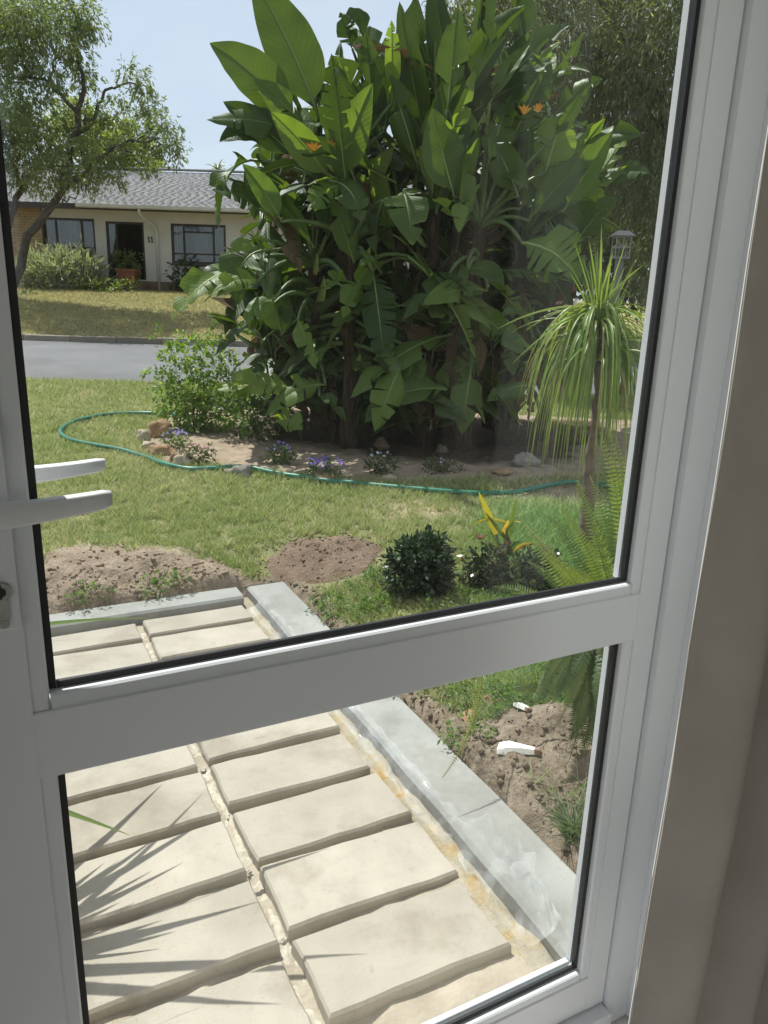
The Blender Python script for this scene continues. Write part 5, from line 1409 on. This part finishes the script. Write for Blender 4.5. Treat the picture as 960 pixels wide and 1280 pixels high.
for r_ in range(rows):
    t0, t1 = r_/rows, (r_+1.25)/rows; x = rx0+(.15 if r_ % 2 else 0)
    while x < rx1:
        wd = rg.uniform(.22, .30); g_ = .006
        th = rg.uniform(.010, .015)
        def pt(t, lift): return (ey+(ry-ey)*t, ez-.06+(rz-ez)*t+lift)
        (ya, za), (yb, zb) = pt(t0, 0), pt(min(t1, 1.0), 0)
        la = .016
        x1_ = min(x+wd-g_, rx1)
        V = [(x, ya, za+la-.01), (x1_, ya, za+la-.01), (x1_, yb, zb-.01), (x, yb, zb-.01), (x, ya, za+la+th), (x1_, ya, za+la+th), (x1_, yb, zb+.012), (x, yb, zb+.012)]
        Vs.append(V); Fs.append(qf+o_); o_ += 8
        k = rg.uniform(.90, 1.08); Cs.append(np.tile(np.array([.47, .445, .43])*k, (8, 1))); x += wd
sh = np_mesh('roof_shingles', np.concatenate([np.array(q) for q in Vs]), np.concatenate(Fs), SH, ro, np.concatenate(Cs), 4); sh['kind'] = 'stuff'
mb = MB(); 
for i in range(44):
    x = rx0+i*.44; mb.box(x, x+.43, ry-.13, ry+.13, rz+.0, rz+.06+rg.uniform(0, .012), bev=.02)
mb.build('ridge_cap', SH if False else simple('ridge_tile', (.33, .315, .305), .9, 8, .15), ro)
hbox('fascia', rx0, rx1, ey-.015, ey+.012, ez-.22, ez-.05, BRWN)
mb = MB(); L0 = -10.0
for (xa, xb) in ((L0, rx1),):
    prof = [Vector((0, ey-.018, ez-.07)), Vector((0, ey-.13, ez-.05)), Vector((0, ey-.13, ez-.14)), Vector((0, ey-.09, ez-.17)), Vector((0, ey-.018, ez-.17))]
    mb.prism(prof, Vector((xa, 0, 0)), Vector((xb, 0, 0)))
mb.build('gutter', GUT, house)
hbox('eave_board', rx0+.1, rx1-.1, ey+.014, HY-.002, ez-.14, ez-.11, simple('eave_paint', (.45, .40, .33), .8))
mb = MB(); mb.tube([(-8.02, ey-.075, ez-.16), (-8.02, ey-.075, ez-.28), (-7.95, ey+.10, ez-.42), (-7.72, HY-.10, ez-.62), (-7.68, HY-.07, ez-.80), (-7.68, HY-.07, 1.55)], .042, 8); mb.build('downpipe', GUT, house)

# planter, shrubs by the house
pb = at(157, 350, HY-.75); pb.z = 1.72
t = thing('planter', 'square terracotta planter beside the dark front door of the bungalow', 'planter', (pb.x, HY-.45, pb.z))
mb = MB(); c = Vector((pb.x, HY-.45, pb.z)); V = []
for (q, z) in ((.23, 0), (.29, .40), (.32, .40), (.32, .47), (.28, .47), (.27, .40)): V += [c+Vector((sx*q, sy*q, z)) for sx, sy in ((-1, -1), (1, -1), (1, 1), (-1, 1))]
F = [(i*4+k, i*4+(k+1) % 4, i*4+4+(k+1) % 4, i*4+4+k) for i in range(5) for k in range(4)]+[(3, 2, 1, 0), (20, 21, 22, 23)]
mb.add(V, F); mb.build('box', simple('red_terracotta', (.30, .11, .06), .8, 5, .2), t)
t = thing('planter_plant', 'small leafy plant growing in the square terracotta planter', 'plant', c+Vector((0, 0, .41)))
foliage('foliage', [(c+Vector((0, 0, .66)), (.30, .25, .27))], 420, .14, .06, ((.06, .10, .03), (.16, .20, .07)), FOL, t, 61, .1, .4)
mb = MB(); mb.tube([c+Vector((0, 0, .405)), c+Vector((0, 0, .75))], .02, 6); mb.build('stem', BARKD, t)
def far_bush(label, clumps, n, L, W, cols, seed, droop=-.3, mat=FOL, name='shrub'):
    cs = [(at(px, py, Y), (r/pxm(Y), r/pxm(Y), rz/pxm(Y))) for px, py, r, rz, Y in clumps]
    c0 = cs[0][0]; b = Vector((c0.x, c0.y, hz(c0.x, c0.y)))
    t = thing(name, label, 'shrub', b)
    foliage('foliage', cs, n, L, W, cols, mat, t, seed, droop, .5, .3)
    mb = MB()
    for c, r in cs: mb.tube([(b.x*.5+c.x*.5, b.y*.5+c.y*.5, b.z-.02), (c.x, c.y, c.z)], [.03, .01], 5)
    mb.build('stem', BARKD, t)
far_bush('wide grey-green spiky shrub in front of the left window of the bungalow', [(70, 343, 26, 18, 24.6), (95, 342, 24, 18, 24.7), (48, 346, 20, 14, 24.6), (112, 350, 16, 12, 24.6), (35, 350, 14, 11, 24.5)], 4200, .26, .035, ((.15, .165, .135), (.29, .30, .25)), 62, -.6)
far_bush('low bright green row of ground plants in front of the brick step', [(100, 362, 10, 5, 24.3), (120, 361, 14, 6, 24.3), (140, 362, 14, 5, 24.2), (162, 363, 12, 4, 24.2)], 1100, .13, .05, ((.10, .15, .035), (.18, .22, .06)), 63, 0, name='low_plants')
far_bush('small dark round-leaved plant against the brick plinth under the right window', [(229, 342, 11, 14, 25.5), (236, 350, 9, 9, 25.5), (222, 352, 8, 7, 25.5)], 420, .15, .09, ((.03, .045, .025), (.09, .11, .06)), 64, 0)
far_bush('small dark shrub on the far lawn at the left edge', [(38, 376, 8, 6, 22.6), (30, 374, 9, 8, 22.6)], 420, .12, .05, ((.05, .07, .03), (.12, .14, .06)), 65, 0)

# ------------------------------------------------------------------ trees
def tree(name, label, limbs, clumps, n, L, W, cols, seed, Y, droop, r0, bark=BARKD, shell=.55, sub=9, jit=.25, mat=FOL):
    b = Vector(limbs[0][0]); t = thing(name, label, 'tree', b)
    tr_ = MB()
    for i, lm in enumerate(limbs):
        pts = wig(lm, .05*len(lm)**.2, 4, seed+i); k = len(pts); r = r0[i] if i < len(r0) else r0[-1]
        if i == 0: tr_.tube(pts, taper(k, r, r*.45), 9); tr_.build('trunk', bark, t)
        else:
            lb = MB(); lb.tube(pts, taper(k, r, r*.28), 6); lb.build('limb', bark, t)
    foliage('crown', clumps, n, L, W, cols, mat, t, seed, droop, shell, jit, sub); return t
Y = 21.5
def P(px, py, dy=0): return at(px, py, Y+dy)
gb = P(8, 372); gb.z = hz(gb.x, gb.y)-.05
limbs = [[gb, P(38, 296), P(72, 248), P(90, 195), P(98, 140), P(104, 100)],
 [P(72, 248), P(108, 212, -.4), P(140, 186, -.6), P(165, 178, -.8), P(198, 172, -1)],
 [P(94, 172), P(110, 158, .5), P(130, 152, .6), P(156, 141, .8)],
 [P(100, 162), P(118, 145, .3), P(130, 118, .3), P(145, 104, .5), P(176, 106, .7)],
 [P(145, 104, .5), P(150, 86, .5)], [P(98, 140), P(70, 110, -.5), P(40, 95, -.8), P(25, 70, -1)], [P(40, 95, -.8), P(22, 98, -1), P(2, 92, -1)], [P(60, 105, -.6), P(72, 72, -.5), P(84, 84, -.2)],
 [gb+Vector((-.3, .2, 0)), P(14, 270, .4), P(28, 232, .6), P(55, 200, .8), P(70, 160, 1)], [P(28, 232, .6), P(8, 190, .7), P(0, 150, .7)], [P(38, 296), P(56, 268, -.5), P(80, 252, -.7), P(96, 246, -.9)], [P(150, 186, -.6), P(168, 196, -.6), P(185, 208, -.6)], [P(104, 100), P(96, 60), P(70, 30)], [P(25, 70, -1), P(24, 30, -1)], [P(165, 178, -.8), P(190, 160, -.7), P(210, 150, -.6)]]
cl = []
for (px, py, r, dy) in ((40, 30, 44, -1), (85, 15, 34, 0), (5, 60, 36, -1), (60, 95, 24, -1), (20, 120, 30, -1), (102, 90, 20, .2), (88, 55, 24, 0), (60, 150, 34, .4), (110, 140, 24, .3), (20, 170, 36, .5), (62, 185, 28, 0), (112, 180, 24, .2), (95, 208, 26, -.4), (60, 220, 24, -.4), (30, 215, 24, .4), (128, 205, 20, -.6), (152, 192, 15, -.6), (140, 152, 14, .6), (150, 120, 11, .5), (172, 98, 15, .6), (180, 116, 12, .7), (186, 136, 17, .7), (172, 150, 13, .8), (205, 160, 19, -.7), (216, 182, 14, -.8), (196, 182, 14, -.8), (172, 170, 12, -.8), (182, 206, 11, -.6), (112, 226, 12, -.7), (150, 222, 10, -.6), (0, 10, 50, 0), (-40, 80, 60, 0), (-40, 180, 60, .4), (110, 30, 18, 0), (220, 196, 8, -.8), (15, 150, 26, 1), (160, 88, 8, .5)):
    k = r/pxm(Y); cl.append((P(px, py, dy), (k, k*.9, k*.85)))
tree('street_tree', 'tall leaning tree with fine light green leaves at the left in front of the bungalow', limbs, cl, 50000, .125, .038, ((.080, .105, .048), (.20, .235, .10), (.28, .29, .125)), 71, Y, .55, [.125, .075, .05, .06, .03, .06, .035, .035, .12, .05, .05, .035, .05, .04, .03])
Y = 31.0
gb = P(170, 330); gb.z = 1.4
cl = [(P(px, py, dy), (r/pxm(Y),)*3) for px, py, r, dy in ((150, 175, 22, 0), (175, 195, 22, .3), (140, 200, 18, -.3), (190, 214, 14, 0), (120, 190, 20, 0), (100, 160, 30, .5))]
tree('yellowish_tree', 'yellow-green tree rising behind the roof of the bungalow', [[gb, P(165, 240), P(160, 180)], [P(163, 230), P(185, 200)], [P(163, 230), P(130, 190)]], cl, 5200, .20, .09, ((.15, .19, .035), (.27, .29, .06)), 72, Y, .1, [.22, .1])
Y = 46.0
gb = P(270, 330); gb.z = 1.6; pt = thing('distant_palm', 'small distant palm top just above the bungalow ridge', 'tree', gb)
mb = MB(); mb.tube([gb, P(272, 215)], [.16, .12], 7); mb.build('trunk', BARKD, pt)
PALM = strap_mat('far_palm_leaf', (.09, .12, .05), (.15, .18, .08), (1.5, 1.6, .7), .3)
for k in range(22):
    an = k*.9; d = Vector((math.cos(an), math.sin(an), 0)); c = P(272, 214); mb = MB()
    blade(mb, c, c+d*rnd.uniform(.5, .9)+Vector((0, 0, rnd.uniform(-.4, .55))), (0, 0, .35), .12, (0, -.4, 1), 6); mb.build('frond', PALM, pt)

# dark drooping tree at the right
Y = 13.0
gb = P(905, 400); gb.z = hz(gb.x, gb.y)-.05
limbs = [[gb, P(890, 300), P(860, 200), P(820, 110), P(790, 20)], [P(870, 230), P(800, 170, .4), P(730, 140, .5), P(660, 110, .6)], [P(850, 180), P(780, 90, -.3), P(700, 30, -.3), P(620, 0, 0)], [P(860, 200), P(900, 120, .3), P(930, 30, .3)], [P(880, 280), P(830, 260, .4), P(790, 270, .5)], [P(820, 110), P(760, 20), P(700, -70)]]
cl = []
rg = random.Random(9)
for (px, py, r) in ((600, 20, 34), (650, 10, 45), (700, 50, 50), (760, 30, 60), (820, 50, 60), (690, 120, 50), (740, 110, 55), (800, 130, 60), (850, 150, 50), (760, 190, 46), (820, 220, 50), (850, 260, 44), (780, 250, 36), (700, 190, 44), (640, 90, 45), (600, 90, 34), (690, 240, 36), (660, 170, 40), (560, 10, 22), (740, 260, 32), (580, 60, 30),
                    (640, -60, 50), (720, -60, 60), (800, -60, 60), (880, -20, 60), (900, 80, 60), (910, 200, 60), (830, 300, 26), (850, 340, 24), (820, 345, 18), (880, 320, 34), (845, 372, 14), (800, 318, 16), (812, 345, 18), (796, 352, 12), (822, 368, 14), (790, 295, 16)):
    k = r/pxm(Y); cl.append((P(px, py, rg.uniform(-.9, .7)), (k, k*.9, k)))
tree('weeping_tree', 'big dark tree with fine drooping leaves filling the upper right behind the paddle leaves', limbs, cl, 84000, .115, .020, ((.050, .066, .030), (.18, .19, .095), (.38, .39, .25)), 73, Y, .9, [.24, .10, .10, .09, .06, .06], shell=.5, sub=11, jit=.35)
Y = 19.0
gb = P(700, 420); gb.z = hz(gb.x, gb.y)-.05
cl = [(P(px, py, dy), (r/pxm(Y),)*3) for px, py, r, dy in ((640, 60, 70, 0), (740, 40, 80, .5), (830, 60, 80, 1), (680, 160, 70, 0), (780, 170, 80, 1), (860, 180, 70, 1), (640, 220, 60, .5), (720, 260, 60, .6), (820, 270, 60, 1), (880, 300, 60, 1), (600, 300, 50, 1), (700, 320, 40, 1), (560, 240, 40, 1), (570, 110, 40, .5), (780, 330, 40, 0), (840, 330, 40, 0), (740, 345, 30, 0), (800, 362, 26, 0), (850, 362, 26, 0), (770, 362, 20, 0))]
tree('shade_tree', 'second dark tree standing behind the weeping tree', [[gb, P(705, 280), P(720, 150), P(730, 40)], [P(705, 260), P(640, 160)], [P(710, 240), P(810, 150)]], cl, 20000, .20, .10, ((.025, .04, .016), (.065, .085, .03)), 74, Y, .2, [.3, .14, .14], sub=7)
Y = 36.0
gb = P(620, 360); gb.z = 1.5
cl = [(P(px, py, dy), (r/pxm(Y), r/pxm(Y), r*.8/pxm(Y))) for px, py, r, dy in ((520, 260, 60, 0), (600, 240, 70, 1), (690, 260, 60, 0), (780, 270, 70, 2), (860, 260, 70, 0), (460, 280, 40, 1), (560, 310, 50, 0), (650, 320, 60, 0), (760, 330, 60, 0), (850, 330, 60, 0))]
tree('broad_tree', 'far broad dark tree behind the bungalow, glimpsed between the leaves', [[gb, P(620, 300), P(610, 250)], [P(620, 310), P(720, 270)], [P(620, 310), P(540, 270)]], cl, 9000, .42, .24, ((.03, .05, .02), (.08, .10, .035)), 75, Y, .1, [.4, .2, .2], sub=6)

# ------------------------------------------------------------------ gate pillar, lantern, posts, driveway at the right
Y = 12.6
M = Mat('driveway_gravel'); v = M.coord(); M.base(M.ramp(M.noise(30, 6, v), [(.3, (.30, .26, .20)), (.7, (.46, .41, .34))]), .95, .1); M.bump(M.noise(70, 5, v), .8, .02)
mb = MB(); V = []; F = []
xs_ = np.linspace(3.35, 6.2, 18); ys_ = np.linspace(9.9, 11.6, 12)
for y in ys_:
    for x in xs_: V.append((x+.12*N3(y*1.7, x, 3), y+.10*N3(x*1.7, y, 5), hz(x, y)+.012+.012*N3(x*6, y*6, 1)))
for j in range(11):
    for i in range(17): F.append((j*18+i, j*18+i+1, (j+1)*18+i+1, (j+1)*18+i))
mb.add(V, F, smooth=True); tag(mb.build('driveway', M.m), kind='structure')
c = at(720, 386, 11.0); gz = hz(c.x, c.y)
t = thing('gate_pillar', 'dark reddish-brown brick pillar half hidden behind the big clump', 'pillar', (c.x, c.y, gz))
mb = MB(); mb.box(c.x-.24, c.x+.24, c.y-.22, c.y+.22, gz-.05, gz+1.28); mb.build('shaft', DBRICK, t)
mb = MB(); mb.box(c.x-.28, c.x+.28, c.y-.26, c.y+.26, gz+1.2805, gz+1.35, bev=.02); mb.build('cap', DBRICK, t)
c = at(768, 384, 11.4); gz = hz(c.x, c.y); t = thing('garden_lantern', 'small grey square lantern with a wire cage on a post behind the ponytail tree', 'lantern', (c.x, c.y, gz))
tz = at(768, 322, 11.4).z; tz2 = at(768, 296, 11.4).z
mb = MB(); mb.box(c.x-.05, c.x+.05, c.y-.05, c.y+.05, gz-.03, tz-.02); mb.build('post', simple('grey_post', (.20, .20, .19), .8, 12, .2), t)
mb = MB(); LW = .10
for sx in (-1, 0, 1):
    for sy in (-1, 1):
        mb.box(c.x+sx*LW-.008, c.x+sx*LW+.008, c.y+sy*LW-.008, c.y+sy*LW+.008, tz, tz2)
for q in (0, .5, 1):
    z = tz+(tz2-tz)*q
    for sy in (-1, 1): mb.box(c.x-LW-.012, c.x+LW+.012, c.y+sy*LW-.0095, c.y+sy*LW+.0095, z-.010, z+.010)
    for sx in (-1, 1): mb.box(c.x+sx*LW-.0095, c.x+sx*LW+.0095, c.y-LW+.01, c.y+LW-.01, z-.009, z+.009)
mb.box(c.x-.07, c.x+.07, c.y-.07, c.y+.07, tz-.0195, tz-.0105)
mb.build('cage', simple('grey_cage', (.26, .26, .25), .7), t)
mb = MB(); q = LW+.05; zt = tz2+.011
mb.add([(c.x-q, c.y-q, zt), (c.x+q, c.y-q, zt), (c.x+q, c.y+q, zt), (c.x-q, c.y+q, zt), (c.x-q*.5, c.y-q*.5, zt+.07), (c.x+q*.5, c.y-q*.5, zt+.07), (c.x+q*.5, c.y+q*.5, zt+.07), (c.x-q*.5, c.y+q*.5, zt+.07)], [(3, 2, 1, 0), (4, 5, 6, 7), (0, 1, 5, 4), (1, 2, 6, 5), (2, 3, 7, 6), (3, 0, 4, 7)]); mb.build('roof', simple('pale_metal', (.30, .29, .27), .7), t)
WOOD = simple('grey_timber', (.24, .17, .11), .9, 14, .3, .5, 40)
for (px, lab) in ((781, 'left one of two short timber posts beside the driveway'), (789, 'right one of two short timber posts beside the driveway')):
    c = at(px, 383, 11.7); gz = hz(c.x, c.y); mb = MB()
    mb.tube([(c.x, c.y, gz-.05), (c.x+.01, c.y, gz+.22), (c.x+.01, c.y, gz+.24)], [.042, .038, .03], 9); o = mb.build('timber_post', WOOD); tag(o, lab, 'post', 'short timber posts')
stone('pale boulder behind the clump near the gate pillar', 714, 397, 26, 20, STONE_G, 31, .8, 'boulder')

# ------------------------------------------------------------------ lawn blades (stuff)
rg = np.random.default_rng(21); n = 900000
yy = np.exp(rg.uniform(np.log(1.75), np.log(11.7), n)); xx = rg.uniform(-.60, .46, n)*yy+rg.uniform(-.2, .2, n)
bd, dg, rs_, sa_, pa_, ed_ = masks(xx, yy)
bare = np.clip(np.maximum.reduce([bd*1.02, dg*.93, rs_*.95, sa_*.86, pa_*.75, ed_*1.0]), 0, 1)
aa = xx*AX.x+yy*AX.y; bb_ = xx*BX.x+yy*BX.y
pit = (aa < PAVE[1]+.10) & (bb_ < PAVE[3]+.06)
rlim = (yy-.03*xx) < 11.52
patch = fbm(xx, yy, 2.6, 3, 8.0)
hp_ = np.array([(p.x, p.y) for p in (mc, mc2, mc3, mc4)])
okm = rg.random(n) > bare
for (hx, hy), rr in zip(hp_, (.40, .24, .36, .22)): okm &= (np.hypot(xx-hx, yy-hy) > rr*(.85+.3*rg.random(n)))
tuft = fbm(xx, yy, 17.0, 2, 6.0)
keep = okm & ~pit & rlim & (rg.random(n) < (.35+.9*patch)*np.clip((tuft-.28)*3.2, .12, 1.2))
xx, yy, patch, tuft = xx[keep], yy[keep], patch[keep], tuft[keep]; n = len(xx)
zz = HZ(xx, yy); far = (yy/4.0)
right = smooth(xx-(.10*yy-.1), 0, .5)*(1-smooth(yy, 5.0, 5.8))           # longer, greener weeds near the shrubs
hgt = (.016+.026*rg.random(n))*(.5+1.1*tuft)*(1+right*.9)*np.clip(far, .8, 1.5); wd = .0032*far**.75*(.7+.6*rg.random(n))*(1+.5*right)
an = rg.uniform(0, 2*np.pi, n); ln = rg.uniform(.3, 1.5, n)*hgt
dx, dy = np.cos(an), np.sin(an); an2 = rg.uniform(0, 2*np.pi, n); px_, py_ = np.cos(an2)*wd, np.sin(an2)*wd
V = np.empty((n, 3, 3)); V[:, 0] = np.stack([xx-px_, yy-py_, zz-.004], 1); V[:, 1] = np.stack([xx+px_, yy+py_, zz-.004], 1); V[:, 2] = np.stack([xx+dx*ln, yy+dy*ln, zz+hgt], 1)
t = rg.random(n)[:, None]; c1 = np.array([.175, .225, .075]); c2 = np.array([.41, .445, .195]); C_ = c1*(1-t)+c2*t
dryp = np.clip((fbm(xx, yy, 1.7, 3, 4.0)-.42)*2.2, 0, 1)*.55+.10
q = rg.random(n) < dryp; C_[q] = np.array([.54, .48, .30])*(.7+.5*rg.random((q.sum(), 1)))
C_ = C_*(1-right[:, None]*np.array([.35, .10, .3]))
g = np_mesh('grass', V.reshape(-1, 3), np.arange(n*3).reshape(-1, 3), GRASS, None, np.repeat(C_, 3, 0), 3)
tag(g, kind='stuff')
# coarser grass beyond the road
n = 60000; yy = rg.uniform(17.3, 24.9, n); xx = rg.uniform(-.56, .02, n)*yy; zz = HZ(xx, yy)
hgt = .03+.04*rg.random(n); wd = .014*(.6+.8*rg.random(n)); an = rg.uniform(0, 6.283, n); an2 = rg.uniform(0, 6.283, n)
V = np.empty((n, 3, 3)); V[:, 0] = np.stack([xx-np.cos(an2)*wd, yy-np.sin(an2)*wd, zz-.01], 1); V[:, 1] = np.stack([xx+np.cos(an2)*wd, yy+np.sin(an2)*wd, zz-.01], 1); V[:, 2] = np.stack([xx+np.cos(an)*hgt*.8, yy+np.sin(an)*hgt*.8, zz+hgt], 1)
t = rg.random(n)[:, None]; C_ = np.array([.25, .24, .11])*(1-t)+np.array([.48, .40, .22])*t
g = np_mesh('verge_grass', V.reshape(-1, 3), np.arange(n*3).reshape(-1, 3), GRASS, None, np.repeat(C_, 3, 0), 3); tag(g, kind='stuff')
# weeds near the shrubs at the right
W_ = []
for (px, py, r, n_) in ((440, 770, .16, 260), (560, 755, .2, 320), (600, 880, .14, 260), (545, 865, .12, 160), (650, 880, .12, 220), (700, 760, .2, 280), (470, 735, .2, 220), (490, 860, .1, 120), (585, 920, .08, 120), (215, 734, .10, 90), (195, 744, .10, 120), (110, 750, .10, 90), (470, 760, .16, 220), (410, 762, .10, 120)):
    p = gp(px, py); W_.append((p+Vector((0, 0, .03)), (r, r*.9, .045)))
o = foliage('ground_weeds', W_, 4200, .024, .010, ((.06, .12, .03), (.14, .20, .06)), FOL, None, 81, -.2, .5, .4, 6); tag(o, kind='stuff')
